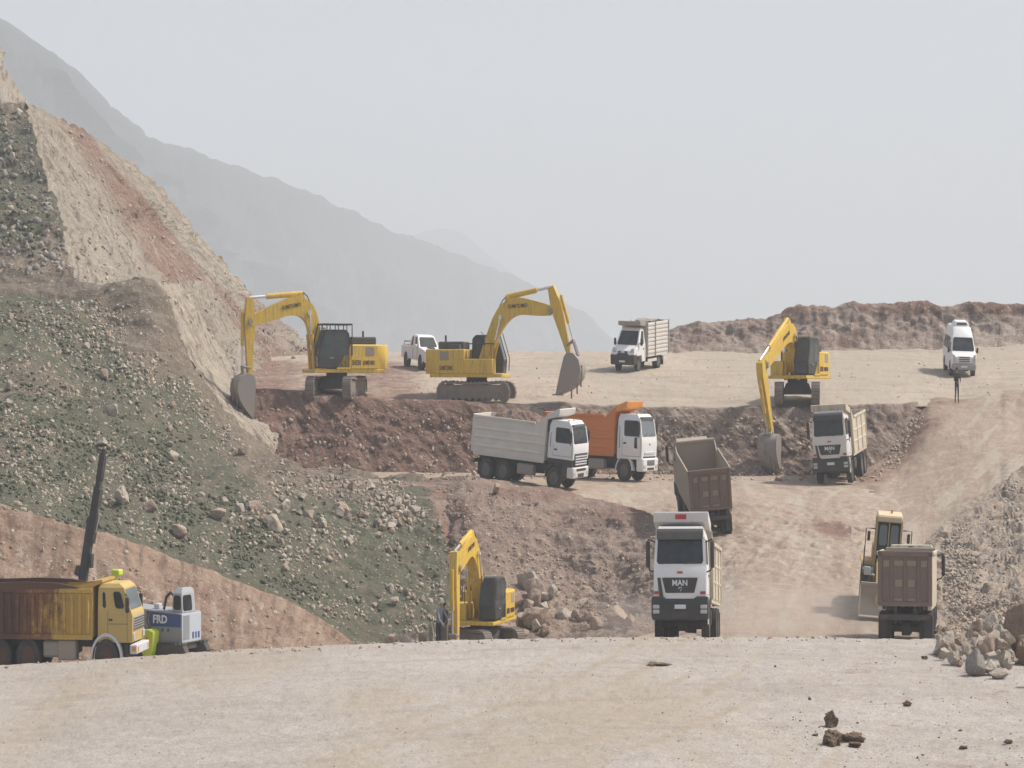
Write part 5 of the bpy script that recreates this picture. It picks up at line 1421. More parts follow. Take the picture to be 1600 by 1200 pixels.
t5 = brown_tipper('brown open tipper lorry climbing the ramp away from us, inside of its body visible', F['tawny'], F['tawny'], .3)
place(t5, 1100, 156.0, 184.5, 6, 2.2, 1.0, pitch=3)
t6 = brown_tipper('brown tipper lorry seen from behind at the road edge, hiding part of the wheel loader', F['cream'], F['cream'])
place(t6, 1420, 122.5, 168.5, 6, 2.2, 1.0, py=1004, tilt=False, pitch=-2.5)

# old yellow lorry at the near side
def old_lorry():
    rt = root('tipper_lorry', 'old yellow tipper lorry with rust-streaked ribbed body parked before the red earth bank', 'tipper lorry', GRP)
    ax = (-2.55, 1.0, 2.3); r = .53
    chassis(rt, -3.3, 3.9, ax); wheels(rt, ax, r, F['rust']); rear_lights(rt, 4.0)
    w = 1.14
    p = Part()
    p.prism([(-3.72, .95), (-3.74, 1.75), (-3.66, 1.9), (-2.15, 1.9), (-2.15, .95)], 'x', -w, w, 0, .05, 2)
    bot = [(-w + .01, -3.66, 1.87), (w - .01, -3.66, 1.87), (w - .01, -2.16, 1.87), (-w + .01, -2.16, 1.87)]
    mid = [(-w + .06, -3.32, 2.58), (w - .06, -3.32, 2.58), (w - .06, -2.18, 2.58), (-w + .06, -2.18, 2.58)]
    top = [(-w + .16, -3.1, 2.7), (w - .16, -3.1, 2.7), (w - .16, -2.24, 2.7), (-w + .16, -2.24, 2.7)]
    p.loft([bot, mid, top])
    cb = p.build('cab', rt, F['oldyellow'], smooth=25)
    q = Part(); q.panel([bot[0], bot[1], mid[1], mid[0]], (.09, .09, .06, .06), lift=.01); q.build('windscreen', cb, F['paleglass'])
    for s in (-1, 1):
        a, b, c, d = ((bot[1], bot[2], mid[2], mid[1]) if s > 0 else (bot[3], bot[0], mid[0], mid[3]))
        q = Part(); q.panel([a, b, c, d], (.22, .72, .1, .12) if s > 0 else (.72, .22, .1, .12), lift=.01); q.build('side_window', cb, F['glass'])
        q = Part(); q.panel([a, b, c, d], (.98, .2, .1, .12) if s > 0 else (.2, .98, .1, .12), lift=.01); q.build('quarter_window', cb, F['glass'])
        q = Part()
        for yy in (-3.5, -2.62): q.box(s * (w + .002) - .004, s * (w + .002) + .004, yy, yy + .015, 1.0, 1.88)
        q.box(s * (w + .002) - .004, s * (w + .002) + .004, -3.5, -2.62, 1.5, 1.515); q.build('door_gap', cb, F['dark'])
        q = Part(); q.box(s * (w + .015) - .015, s * (w + .015) + .015, -2.82, -2.66, 1.6, 1.66); q.build('door_handle', cb, F['black'])
        q = Part(); q.box(s * (w + .16) - .05, s * (w + .16) + .05, -3.62, -3.45, 1.85, 2.3, 0, .03); q.tube([(s * (w - .05), -3.4, 2.4), (s * (w + .16), -3.52, 2.35), (s * (w + .16), -3.53, 2.2)], .02, 6); q.build('mirror', rt, F['black'])
        q = Part(); secs = []
        for k in range(13):
            a_ = math.pi * k / 12; c_, s_ = math.cos(a_), math.sin(a_)
            secs.append([(s * .86, -2.55 + c_ * (.64), .46 + s_ * .68), (s * 1.2, -2.55 + c_ * .64, .46 + s_ * .68), (s * 1.2, -2.55 + c_ * .72, .46 + s_ * .78), (s * .86, -2.55 + c_ * .72, .46 + s_ * .78)])
        q.loft(secs); q.build('mudguard', rt, F['ltgrey'])
        q = Part(); q.box(s * .9 - .18, s * .9 + .18, -3.78, -3.72, 1.02, 1.24, 0, .02); q.build('headlight', cb, F['lamp'])
    q = Part(); q.box(-1.0, 1.0, -3.765, -3.72, 1.3, 1.72, 0, .02); gr = q.build('grille', cb, F['grey'])
    for k in range(5): q = Part(); q.box(-.96, .96, -3.78, -3.764, 1.34 + .075 * k, 1.37 + .075 * k); q.build('grille_slat', gr, F['dark'])
    q = Part(); q.box(-1.18, 1.18, -3.95, -3.62, .62, .9, 0, .03); bp = q.build('bumper', rt, F['ltgrey'])
    for s in (-1, 1):
        q = Part(); q.box(s * .95 - .1, s * .95 + .1, -3.97, -3.94, .68, .84, 0, .02); q.build('marker_lamp', bp, F['amber'])
        q = Part(); q.box(s * 1.185 - .01, s * 1.185 + .01, -3.9, -3.72, .7, .84, 0, .0); q.build('side_lamp', bp, F['amber'])
    q = Part(); q.box(-.9, .9, -3.45, -3.3, .5, .9); q.build('front_beam', rt, F['dark'])
    # body
    y0, y1, z0, z1 = -1.95, 4.1, 1.12, 2.62
    p = Part()
    for s in (-1, 1):
        xa, xb = (1.2, 1.25) if s > 0 else (-1.25, -1.2)
        p.box(xa, xb, y0, y1, z0, z1)
        for i in range(17):
            yy = y0 + .22 + (y1 - y0 - .4) * i / 16
            p.prism([(s * 1.25, yy - .085), (s * 1.35, yy - .05), (s * 1.35, yy + .05), (s * 1.25, yy + .085)], 'z', z0 + .1, z1 - .22)
        p.box(s * 1.27 - .05, s * 1.27 + .05, y0, y1, z0 - .08, z0 + .08, 0, .015)
        p.box(s * 1.27 - .04, s * 1.27 + .04, y0, y1, z1 - .2, z1 - .06, 0, .015)
        p.prism([(y0, z1), (y0 + .9, z1), (y0, z1 + .12)], 'x', xa, xb)
    p.box(-1.19, 1.19, y0, y0 + .06, z0, z1 + .1); p.box(-1.19, 1.19, y1 - .06, y1, z0, z1); p.box(-1.19, 1.19, y0 + .06, y1 - .06, z0, z0 + .06)
    p.prism([(y0, z1 - .02), (y0, z1 + .16), (y0 - .42, z1 + .2), (y0 - .42, z1 + .12)], 'x', -1.2, 1.2)
    b = p.build('tipper_body', rt, F['rustyellow'])
    q = Part()
    for s in (-1, 1): q.prism([(y0 + .6, z1 - .03), (y0 + 1.6, z1 + .1), (y0 + 3.0, z1 + .13), (y0 + 4.7, z1 + .09), (y1, z1 + .13), (y1, z1 - .12), (y0 + 3.4, z1 - .1)], 'x', s * 1.265 - .06, s * 1.265 + .075)
    q.build('rim_board', b, F['rust'])
    q = Part(); q.box(-1.15, -.5, -1.15, -.35, .42, 1.02, 0, .04); q.build('tool_box', rt, F['tawny'])
    return rt
t7 = old_lorry()
place(t7, 89, 109.5, 85, 6.5, 2.2, .95, py=1049, tilt=False)
# ---------------------------------------------------------------- wheel loader
def wheel_loader():
    rt = root('wheel_loader', 'yellow wheel loader with wide bucket on the ground, half hidden by the brown tipper', 'wheel loader')
    for y in (-1.55, 1.55):
        for s in (-1, 1): wheel(rt, s * 1.02, y, .76, .52, rimm=F['dkyellow'])
    q = Part(); q.box(-.5, .5, -2.3, -.2, .55, 1.35, 0, .06); q.build('front_frame', rt, F['dkyellow'])
    q = Part(); q.box(-.62, .62, -.1, 3.1, .6, 1.3, 0, .06); q.prism([(.9, 1.3), (3.2, 1.3), (3.2, 1.95), (2.9, 2.15), (.9, 2.2)], 'x', -.75, .75, 0, .06); q.build('engine_hood', rt, F['dkyellow'])
    for s in (-1, 1):
        q = Part(); q.prism([(.65, 1.5), (.8, 1.62), (2.3, 1.62), (2.45, 1.5), (2.3, 1.55), (.8, 1.55)], 'x', s * 1.02 - .3, s * 1.02 + .3); q.build('mudguard', rt, F['dkyellow'])
        q = Part(); q.prism([(-2.35, 1.52), (-2.2, 1.64), (-.85, 1.64), (-.75, 1.56), (-.85, 1.58), (-2.2, 1.57)], 'x', s * 1.02 - .3, s * 1.02 + .3); fg = q.build('mudguard', rt, F['dark'])
        q = Part(); q.box(s * 1.05 - .17, s * 1.05 + .17, -2.42, -2.3, 1.45, 1.75, 0, .02); q.tube([(s * 1.05, -2.3, 1.5), (s * .6, -1.9, 1.4)], .04); q.build('headlight', rt, F['lamp'])
        # access rails
        q = Part(); q.tube([(s * 1.22, -.55, .9), (s * 1.22, -.55, 2.95), (s * .75, -.5, 2.95)], .028, 6); q.tube([(s * 1.22, .4, .9), (s * 1.22, .4, 2.2), (s * 1.22, -.55, 2.2)], .025, 6)
        for k in range(4): q.box(s * 1.1 - .16, s * 1.1 + .16, -.5, -.1, .5 + .3 * k, .54 + .3 * k)
        q.build('handrail', rt, F['dark'])
        q = Part(); q.box(s * 1.06 - .08, s * 1.06 + .08, -.62, -.52, 2.5, 2.85, 0, .04); q.build('mirror', rt, F['black'])
        q = Part(); arm(q, [(.55, 1.75), (1.4, 1.6), (2.2, 1.1), (2.9, .5)], [.14, .2, .22, .15], .07, s * .48); q.build('lift_arm', rt, F['dkyellow'])
    q = Part(); q.cyl((0, -.6, 1.6), (0, -2.0, 1.75), .1); q.cyl((0, -2.0, 1.75), (0, -2.6, 1.2), .055); q.build('tilt_cylinder', rt, F['steel'])
    p = Part()
    for s in (-1, 1):
        for yy in (-.6, .8): p.box(s * .66 - .05, s * .66 + .05, yy - .05, yy + .05, 1.35, 3.3)
    p.box(-.7, .7, -.62, .85, 1.3, 1.75, 0, .03); cb = p.build('cab', rt, F['dkyellow'])
    q = Part(); q.hexa([(-.66, -.63, 1.72), (.66, -.63, 1.72), (.66, .82, 1.72), (-.66, .82, 1.72)], [(-.62, -.6, 3.22), (.62, -.6, 3.22), (.62, .8, 3.22), (-.62, .8, 3.22)]); wd = q.build('window', cb, F['glass'])
    for k in (-.3, .3):
        q = Part(); q.panel([(k - .24, -.625, 2.35), (k + .24, -.625, 2.35), (k + .23, -.605, 3.15), (k - .23, -.605, 3.15)], (.03, .03, .03, .03), lift=.02, t=.03); q.build('pane', wd, F['paleglass'])
    q = Part(); q.box(-.03, .03, -.66, -.6, 1.75, 3.2); q.build('window_post', cb, F['dkyellow'])
    q = Part(); q.box(-.68, .68, -.85, 1.0, 3.24, 3.48, 0, .06); q.build('roof', cb, paint('cream_roof', (.70, .56, .36), .5, .4))
    q = Part(); q.cyl((.1, .2, 3.46), (.1, .2, 3.62), .06); q.build('beacon', cb, F['amber'])
    # bucket
    q = Part(); w = 1.35
    prof = [(-3.75, .08), (-2.95, .05), (-2.65, .3), (-2.6, .75), (-2.75, 1.15), (-2.83, 1.15), (-2.7, .75), (-2.75, .35), (-3.0, .12), (-3.75, .12)]
    q.prism(prof, 'x', -w, w)
    for s in (-1, 1): q.prism([(-3.7, .06), (-2.95, .04), (-2.62, .3), (-2.57, .75), (-2.75, 1.18), (-3.1, .9)], 'x', s * w - .03, s * w + .03)
    q.box(-w, w, -2.86, -2.72, 1.13, 1.24, 0, .01)
    q.build('bucket', rt, F['tawny'])
    return rt
ld = wheel_loader()
place(ld, 1379, 133.5, -7, 4.2, 2.2, .96)

# ---------------------------------------------------------------- pickup
def pickup():
    rt = root('pickup_truck', 'white double-cab pickup parked behind the excavator that arches over the orange tipper', 'pickup truck')
    for y in (-1.6, 1.5):
        for s in (-1, 1): wheel(rt, s * .76, y, .38, .25)
    p = Part(); w = .88
    prof = [(-2.55, .48), (-2.62, .62), (-2.58, .98), (-2.45, 1.08), (-1.25, 1.2), (-.95, 1.22), (2.55, 1.16), (2.6, 1.1), (2.6, .55), (2.5, .48)]
    p.prism(prof, 'x', -w, w, 0, .06, 2)
    b = p.build('body', rt, F['white'])
    p = Part()
    bot = [(-w + .03, -1.2, 1.18), (w - .03, -1.2, 1.18), (w - .03, .95, 1.18), (-w + .03, .95, 1.18)]
    mid = [(-.7, -.52, 1.72), (.7, -.52, 1.72), (.7, .72, 1.74), (-.7, .72, 1.74)]
    top = [(-.62, -.35, 1.79), (.62, -.35, 1.79), (.62, .6, 1.8), (-.62, .6, 1.8)]
    p.loft([bot, mid, top]); cb = p.build('cab', rt, F['white'], smooth=25)
    q = Part(); q.panel([bot[0], bot[1], mid[1], mid[0]], (.09, .09, .05, .03), lift=.008); q.build('windscreen', cb, F['glass'])
    for s in (-1, 1):
        a, bb, c, d = ((bot[1], bot[2], mid[2], mid[1]) if s > 0 else (bot[3], bot[0], mid[0], mid[3]))
        for ins in ((.32, 1.02, .04, .05), (1.12, .26, .04, .05)):
            q = Part(); q.panel([a, bb, c, d], ins if s > 0 else (ins[1], ins[0], ins[2], ins[3]), lift=.008); q.build('side_window', cb, F['glass'])
        for yy in (-1.6, 1.5):
            q = Part(); secs = []
            for k in range(11):
                t_ = math.pi * k / 10; secs.append([(s * .86, yy + math.cos(t_) * .42, .4 + math.sin(t_) * .46), (s * .90, yy + math.cos(t_) * .42, .4 + math.sin(t_) * .46), (s * .90, yy + math.cos(t_) * .48, .4 + math.sin(t_) * .53), (s * .86, yy + math.cos(t_) * .48, .4 + math.sin(t_) * .53)])
            q.loft(secs); q.build('wheel_arch', rt, F['white'])
            q = Part(); q.cyl((s * .885, yy, .4), (s * .6, yy, .4), .44, n=24); q.build('wheel_well', rt, F['black'])
        q = Part(); q.box(s * .9 - .01, s * .9 + .005, -.95, -.94, .55, 1.16); q.box(s * .9 - .01, s * .9 + .005, .02, .03, .55, 1.16); q.build('door_gap', b, F['dark'])
        q = Part(); q.box(s * .89, s * .91, -.16, -.04, 1.02, 1.06); q.build('door_handle', b, F['chrome'])
        q = Part(); q.box(s * 1.0 - .1, s * 1.0 + .1, -.95, -.82, 1.16, 1.34, 0, .04); q.build('mirror', rt, F['white'])
        q = Part(); q.prism([(s * .45, .82), (s * .84, .86), (s * .84, 1.02), (s * .5, .98)], 'y', -2.63, -2.4, 0, .02); q.build('headlight', b, F['lamp'])
    q = Part(); q.prism([(-.4, .98), (.4, .98), (.34, .78), (-.34, .78)], 'y', -2.65, -2.5, 0, .02); gr = q.build('grille', b, F['black'])
    q = Part(); q.box(-.35, .35, -2.66, -2.652, .87, .9); q.build('grille_bar', gr, F['chrome'])
    q = Part(); q.box(-.9, .9, -2.7, -2.45, .42, .76, 0, .06); bp = q.build('bumper', rt, F['white'])
    q = Part(); q.box(-.45, .45, -2.72, -2.69, .46, .6, 0, .02); q.build('air_slot', bp, F['black'])
    q = Part(); q.box(-.24, .24, -2.73, -2.7, .62, .7); q.build('number_plate', bp, F['plate'])
    q = Part(); q.prism([(-1.9, 1.14), (-1.45, 1.2), (-1.4, 1.25), (-1.88, 1.18)], 'x', -.28, .28, 0, .01); q.build('hood_scoop', b, F['black'])
    q = Part(); q.box(-.8, .8, 1.05, 2.5, 1.17, 1.185); q.build('load_bed', b, F['black'])
    q = Part(); q.tube([(-.8, 2.2, 1.15), (-.8, 2.2, 1.36), (.8, 2.2, 1.36), (.8, 2.2, 1.15)], .04, 6); q.build('bed_rail', rt, F['black'])
    return rt
pk = pickup(); place(pk, 660, 203, 24, 3.2, 1.6, .98)

# ---------------------------------------------------------------- light lorry with boarded body
def stake_lorry():
    rt = root('light_lorry', 'white light lorry with high boarded body parked alone on the upper level', 'light lorry')
    wheel(rt, .84, -2.05, .38, .24); wheel(rt, -.84, -2.05, .38, .24); wheel(rt, .84, 1.45, .38, .2, dual=True); wheel(rt, -.84, 1.45, .38, .2, dual=True)
    q = Part()
    for s in (-1, 1): q.box(s * .4 - .04, s * .4 + .04, -2.4, 2.9, .5, .68)
    q.cyl((-.8, 1.45, .38), (.8, 1.45, .38), .08); q.build('chassis', rt, F['dark'])
    p = Part(); w = 1.0
    p.prism([(-2.95, .55), (-3.0, .95), (-2.85, 1.12), (-2.25, 1.38), (-1.0, 1.4), (-1.0, .5), (-1.6, .5), (-1.65, .82), (-2.45, .82), (-2.5, .55)], 'x', -w, w, 0, .03)
    bot = [(-w + .02, -2.28, 1.36), (w - .02, -2.28, 1.36), (w - .02, -1.01, 1.36), (-w + .02, -1.01, 1.36)]
    mid = [(-.84, -1.62, 2.14), (.84, -1.62, 2.14), (.84, -1.02, 2.14), (-.84, -1.02, 2.14)]
    top = [(-.74, -1.4, 2.26), (.74, -1.4, 2.26), (.74, -1.05, 2.26), (-.74, -1.05, 2.26)]
    p.loft([bot, mid, top]); cb = p.build('cab', rt, F['white'], smooth=25)
    q = Part(); q.panel([bot[0], bot[1], mid[1], mid[0]], (.1, .1, .04, .06), lift=.008); q.build('windscreen', cb, F['glass'])
    for s in (-1, 1):
        a, b, c, d = ((bot[1], bot[2], mid[2], mid[1]) if s > 0 else (bot[3], bot[0], mid[0], mid[3]))
        q = Part(); q.panel([a, b, c, d], (.26, .2, .03, .06) if s > 0 else (.2, .26, .03, .06), lift=.008); q.build('side_window', cb, F['glass'])
        q = Part(); q.box(s * (w + .001) - .004, s * (w + .001) + .004, -1.2, -1.19, .6, 1.38); q.build('door_gap', cb, F['dark'])
        q = Part(); q.box(s * (w + .01) - .01, s * (w + .012) + .01, -1.42, -1.3, 1.12, 1.2); q.build('door_handle', cb, F['black'])
        q = Part(); q.box(s * 1.16 - .09, s * 1.16 + .09, -2.1, -1.96, 1.35, 1.72, 0, .04); q.tube([(s * .95, -2.0, 1.45), (s * 1.16, -2.02, 1.5)], .03, 6); q.build('mirror', rt, F['black'])
        q = Part(); q.prism([(s * .55, .98), (s * .96, 1.0), (s * .94, 1.26), (s * .7, 1.22)], 'y', -2.93, -2.6, 0, .03); q.build('headlight', cb, F['lamp'])
        q = Part(); q.box(s * .93 - .1, s * .93 + .1, 2.0, 2.05, .15, .62); q.build('mud_flap', rt, F['black'])
    q = Part(); q.prism([(-1.03, .38), (1.03, .38), (1.05, .92), (.5, .9), (.45, 1.0), (-.45, 1.0), (-.5, .9), (-1.05, .92)], 'y', -3.08, -2.5, 0, .05); bp = q.build('bumper', rt, F['black'])
    for x in (-.28, .28):
        q = Part(); q.box(x - .12, x + .12, -3.02, -2.95, 1.02, 1.1, 0, .02); q.build('air_slot', cb, F['black'])
    q = Part(); q.box(-.25, .25, -3.1, -3.07, .52, .62); q.build('number_plate', bp, F['plate'])
    # boarded body
    y0, y1, z0, z1, w = -.85, 2.95, .78, 2.5, 1.06
    p = Part()
    for s in (-1, 1):
        for k in range(8):
            za = z0 + .06 + (z1 - z0 - .06) * k / 8; zb = za + (z1 - z0) / 8 - .03
            p.prism([(s * (w - .04), za), (s * w, za + .02), (s * (w + .03), (za + zb) / 2), (s * w, zb - .02), (s * (w - .04), zb)], 'y', y0 + .02, y1)
        p.box(s * (w - .06) - .012, s * (w - .06) + .012, y0 + .02, y1, z0, z1 - .02)
    p.box(-w + .07, w - .07, y1 - .05, y1, z0, z1); p.box(-w + .07, w - .07, y0 + .02, y0 + .07, z0, z1); p.box(-w, w, y0, y1, z0 - .08, z0)
    bd = p.build('boarded_body', rt, F['wood'])
    for s in (-1, 1):
        for yy in (y0 + .04, .55, y1 - .06):
            q = Part(); q.box(s * (w + .045) - .02, s * (w + .045) + .02, yy - .05, yy + .05, z0 - .06, z1 + .04); q.build('post', bd, F['steel'])
        for ya, yb in ((-.6, .95), (1.95, 2.85)):
            q = Part(); q.box(s * .98 - .02, s * .98 + .02, ya, yb, .42, .58); q.build('side_guard', rt, F['wood'])
    q = Part(); q.prism([(y0, 2.3), (y0, 2.55), (-1.85, 2.62), (-1.9, 2.42), (-1.82, 2.38)], 'x', -.98, .98, 0, .03); q.build('roof_visor', bd, F['steel'])
    q = Part(); P = [(-.9 + 1.8 * i / 9, .6 + .16 * j, 2.46 + .1 * math.exp(-((j - 5) / 4.0) ** 2) + rnd.uniform(0, .07)) for j in range(14) for i in range(10)]
    q._add(P, [(j * 10 + i, j * 10 + i + 1, (j + 1) * 10 + i + 1, (j + 1) * 10 + i) for j in range(13) for i in range(9)]); q.build('cargo_cover', bd, F['steel'])
    return rt
st = stake_lorry(); place(st, 1000, 202.5, -30, 3.6, 1.7, 1.0)

# ---------------------------------------------------------------- van
def van():
    rt = root('van', 'white high-roof passenger van with an air-conditioning box on its roof, parked on the upper level', 'van')
    for y in (-1.75, 1.6):
        for s in (-1, 1): wheel(rt, s * .84, y, .36, .24)
    p = Part(); w = .98
    secs = [(-2.72, .45, .95, .86, .86), (-2.75, .5, 1.05, .90, .88), (-2.3, .4, 1.2, w, .9), (-1.95, .38, 1.32, w, .92), (-1.25, .36, 2.06, w, .80), (-.75, .36, 2.42, w, .70), (-.2, .36, 2.55, w, .70), (1.8, .36, 2.55, w, .72), (2.65, .38, 2.5, w, .74), (2.75, .5, 2.3, w - .04, .72)]
    S = []
    for y, za, zb, wb, wt in secs:
        zm = min(zb - .05, 1.22)
        S.append([(-wb, y, za), (wb, y, za), (wb + .01, y, zm), (wt + (wb - wt) * .55, y, zm + (zb - zm) * .55), (wt, y, zb - .06 * (zb - zm)), (wt - .15, y, zb), (-wt + .15, y, zb), (-wt, y, zb - .06 * (zb - zm)), (-wt - (wb - wt) * .55, y, zm + (zb - zm) * .55), (-wb - .01, y, zm)])
    p.loft(S); b = p.build('body', rt, F['white'], smooth=38)
    q = Part(); q.panel([(-.93, -1.98, 1.31), (.93, -1.98, 1.31), (.80, -1.25, 2.02), (-.80, -1.25, 2.02)], (.06, .06, .03, .05), lift=.03, t=.05); q.build('windscreen', b, F['glass'])
    for s in (-1, 1):
        for ya, yb in ((-1.5, -.6), (-.5, .5), (.6, 1.6), (1.7, 2.55)):
            za, zb2 = 1.28, (1.78 if ya < -1 else 1.98)
            xa = w + .002; xb = w - .14
            c = [(s * xa, ya, za), (s * xa, yb, za), (s * xb, yb, zb2), (s * xb, ya + (.3 if ya < -1 else 0), zb2)]
            if s < 0: c = [c[1], c[0], c[3], c[2]]
            q = Part(); q.panel(c, (.03, .03, .03, .03), lift=.03, t=.05); q.build('side_window', b, F['glass'])
        q = Part(); q.box(s * 1.14 - .08, s * 1.14 + .08, -1.75, -1.62, 1.2, 1.5, 0, .04); q.tube([(s * .95, -1.65, 1.3), (s * 1.14, -1.68, 1.32)], .03, 6); q.build('mirror', rt, F['black'])
        q = Part(); q.prism([(s * .62, .78), (s * .88, .8), (s * .9, 1.2), (s * .72, 1.12)], 'y', -2.76, -2.4, 0, .03); q.build('headlight', b, F['lamp'])
        for yy in (-1.75, 1.6):
            q = Part(); q.cyl((s * .995, yy, .4), (s * .7, yy, .4), .43, n=22); q.build('wheel_well', rt, F['black'])
    q = Part(); q.prism([(-.5, 1.1), (.5, 1.1), (.45, .76), (-.45, .76)], 'y', -2.8, -2.6, 0, .02); gr = q.build('grille', b, F['white'])
    for k in range(3): q = Part(); q.box(-.42, .42, -2.815, -2.798, .8 + .1 * k, .855 + .1 * k); q.build('grille_slat', gr, F['dark'])
    q = Part(); q.box(-.96, .96, -2.86, -2.4, .36, .72, 0, .07); bp = q.build('bumper', rt, F['grey'])
    q = Part(); q.box(-.25, .25, -2.88, -2.855, .5, .6); q.build('number_plate', bp, F['plate'])
    q = Part(); q.hexa([(-.62, -.3, 2.53), (.62, -.3, 2.53), (.62, 1.3, 2.53), (-.62, 1.3, 2.53)], [(-.5, -.15, 2.78), (.5, -.15, 2.78), (.5, 1.2, 2.78), (-.5, 1.2, 2.78)], 0, .05); ac = q.build('roof_unit', b, F['white'])
    q = Part(); q.hexa([(-.4, -.30, 2.60), (.4, -.30, 2.60), (.4, -.2, 2.6), (-.4, -.2, 2.6)], [(-.4, -.22, 2.72), (.4, -.22, 2.72), (.4, -.15, 2.72), (-.4, -.15, 2.72)]); q.build('vent_grille', ac, F['dark'])
    return rt
vn = van(); place(vn, 1498, 202, -2, 3.2, 1.7, .98)

# ---------------------------------------------------------------- crawler drill rig
def drill_rig():
    rt = root('drill_rig', 'grey and blue crawler drill rig behind the old yellow lorry, tall black mast raised', 'drill rig')
    for s in (-1, 1):
        q = Part()
        q.prism([(-1.2, .02), (2.4, .02), (2.65, .3), (2.4, .58), (-1.2, .58), (-1.45, .3)], 'x', s * .95 - .2, s * .95 + .2, 0, .06, 2)
        for k in range(18):
            yy = -1.2 + 3.6 * k / 17; q.box(s * .95 - .22, s * .95 + .22, yy - .05, yy + .05, .56, .62); q.box(s * .95 - .22, s * .95 + .22, yy - .05, yy + .05, -.0, .05)
        q.build('track', rt, F['dark'])
    q = Part(); q.box(-.9, .9, -.9, 2.3, .38, .6); q.build('deck', rt, F['dark'])
    p = Part(); p.prism([(-1.0, .58), (-1.0, 1.56), (.2, 1.62), (2.3, 1.72), (2.3, .58)], 'x', -.88, .88, 0, .04)
    h = p.build('engine_housing', rt, F['grey'])
    q = Part(); q.prism([(-.98, 1.12), (-.98, 1.52), (.95, 1.60), (.75, 1.12)], 'x', -.9, -.885); bl = q.build('blue_panel', h, F['blue'])
    q = Part(); q.text('FRD', .26, (-.9, .18, 1.34), (0, -1, 0), (0, 0, 1), .014, 0, .03, stretch=1.25); q.build('lettering', bl, F['inkwhite'])
    for y0_, y1_ in ((.0, .1), (-.32, -.22)):
        q = Part(); q.box(-.90, -.885, y0_, y1_, .96, 1.06); q.build('sticker', h, F['blue'])
    q = Part(); q.box(-.86, .86, -1.03, -1.0, .62, 1.54, 0, .02); en = q.build('end_panel', h, F['sunlit_bluegrey'])  # end face turned to the sun, coloured lighter than the housing
    q = Part()
    for k in range(6): q.box(-.76 + .1 * k, -.71 + .1 * k, -1.045, -1.03, .7, 1.48)
    q.build('vent_grille', en, F['grey'])
    for x0_, x1_ in ((0.05, .2), (.32, .44), (.56, .7)):
        q = Part(); q.box(x0_, x1_, -1.045, -1.03, .72, .92); q.build('sticker', en, F['blue'])
    # cab at the end
    p = Part(); p.hexa([(-.75, -.98, 1.56), (.45, -.98, 1.56), (.45, -.4, 1.6), (-.75, -.4, 1.6)], [(-.72, -.92, 2.2), (.40, -.92, 2.2), (.40, -.42, 2.2), (-.72, -.42, 2.2)], 0, .02); p.hexa([(-.72, -.92, 2.19), (.40, -.92, 2.19), (.40, -.42, 2.19), (-.72, -.42, 2.19)], [(-.55, -.85, 2.36), (.25, -.85, 2.36), (.25, -.5, 2.34), (-.55, -.5, 2.34)])
    cb = p.build('cab', rt, F['silvergrey'])
    q = Part(); q.panel([(-.75, -.41, 1.62), (-.75, -.97, 1.6), (-.72, -.92, 2.18), (-.72, -.43, 2.18)], (.06, .06, .05, .06), lift=.015); q.panel([(-.75, -.98, 1.58), (.45, -.98, 1.58), (.40, -.92, 2.18), (-.72, -.92, 2.18)], (.08, .3, .04, .06), lift=.01); q.build('window', cb, F['glass'])
    q = Part(); q.tube([(-.6, .15, 1.65), (-.62, .0, 2.05), (-.55, -.2, 2.2), (-.5, -.3, 2.1)], .06, 8); q.build('hose', rt, F['black'])
    q = Part(); q.box(-.5, -.2, .5, .8, 1.62, 1.82, 0, .03); q.build('filter', h, F['ltgrey'])
    # lime dust collector beside the housing
    p = Part(); p.prism([(.25, .4), (.15, .98), (.45, 1.06), (.88, 1.02), (.96, .42), (.66, .08), (.35, .08)], 'x', -1.5, -.95, 0, .04); lm = p.build('dust_collector', rt, F['lime'])
    q = Part(); q.tube([(-1.2, .5, 1.0), (-1.15, .75, 1.3), (-1.0, .7, 1.6)], .05, 8); q.build('hose', lm, F['dark'])
    q = Part(); q.box(-1.515, -1.495, .45, .6, .6, .8); q.build('sticker', lm, F['amber'])
    # boom to the mast
    q = Part(); arm(q, [(-2.0, 1.2), (-3.3, 1.6), (-5.1, 1.3)], [.2, .24, .18], .16); q.build('boom', rt, F['lime'])
    q = Part(); q.box(-.2, .2, 3.0, 3.45, 2.64, 2.84, 0, .04); q.box(-.1, .1, 3.26, 3.4, 1.5, 2.66); q.build('bracket', rt, F['lime'])
    # the mast leans a little towards the rig
    a = Vector((0, 5.7, .4)); b = Vector((0, 3.98, 6.75)); d = (b - a).normalized(); L = (b - a).length
    n = Vector((0, d.z, -d.y)); xx = Vector((1, 0, 0))
    def bar(q, t0, t1, o0, o1, w0, w1, hx=.12):
        A, B = a + d * t0, a + d * t1
        q.hexa([tuple(A + n * (o0 - w0) - xx * hx), tuple(A + n * (o0 + w0) - xx * hx), tuple(A + n * (o0 + w0) + xx * hx), tuple(A + n * (o0 - w0) + xx * hx)],
               [tuple(B + n * (o1 - w1) - xx * hx), tuple(B + n * (o1 + w1) - xx * hx), tuple(B + n * (o1 + w1) + xx * hx), tuple(B + n * (o1 - w1) + xx * hx)], 0, .02)
    q = Part(); bar(q, 0, L * .86, 0, 0, .13, .13); bar(q, L * .52, L * .80, -.02, -.02, .2, .2, .15); ms = q.build('mast', rt, F['black'])
    q = Part(); bar(q, 1.1, L * .64, .2, .2, .08, .1); q.build('feed_rail', ms, paint('dark_blue_steel', (.03, .035, .07), .5, .15))
    q = Part(); bar(q, .4, L * .3, .42, .3, .07, .08); q.build('stay', ms, F['dark'])
    q = Part(); bar(q, L * .84, L * .97, 0, 0, .15, .15, .13); q.cyl(a + d * (L * .96), a + d * (L * 1.0), .15, .09); q.build('rock_drill', ms, F['black'])
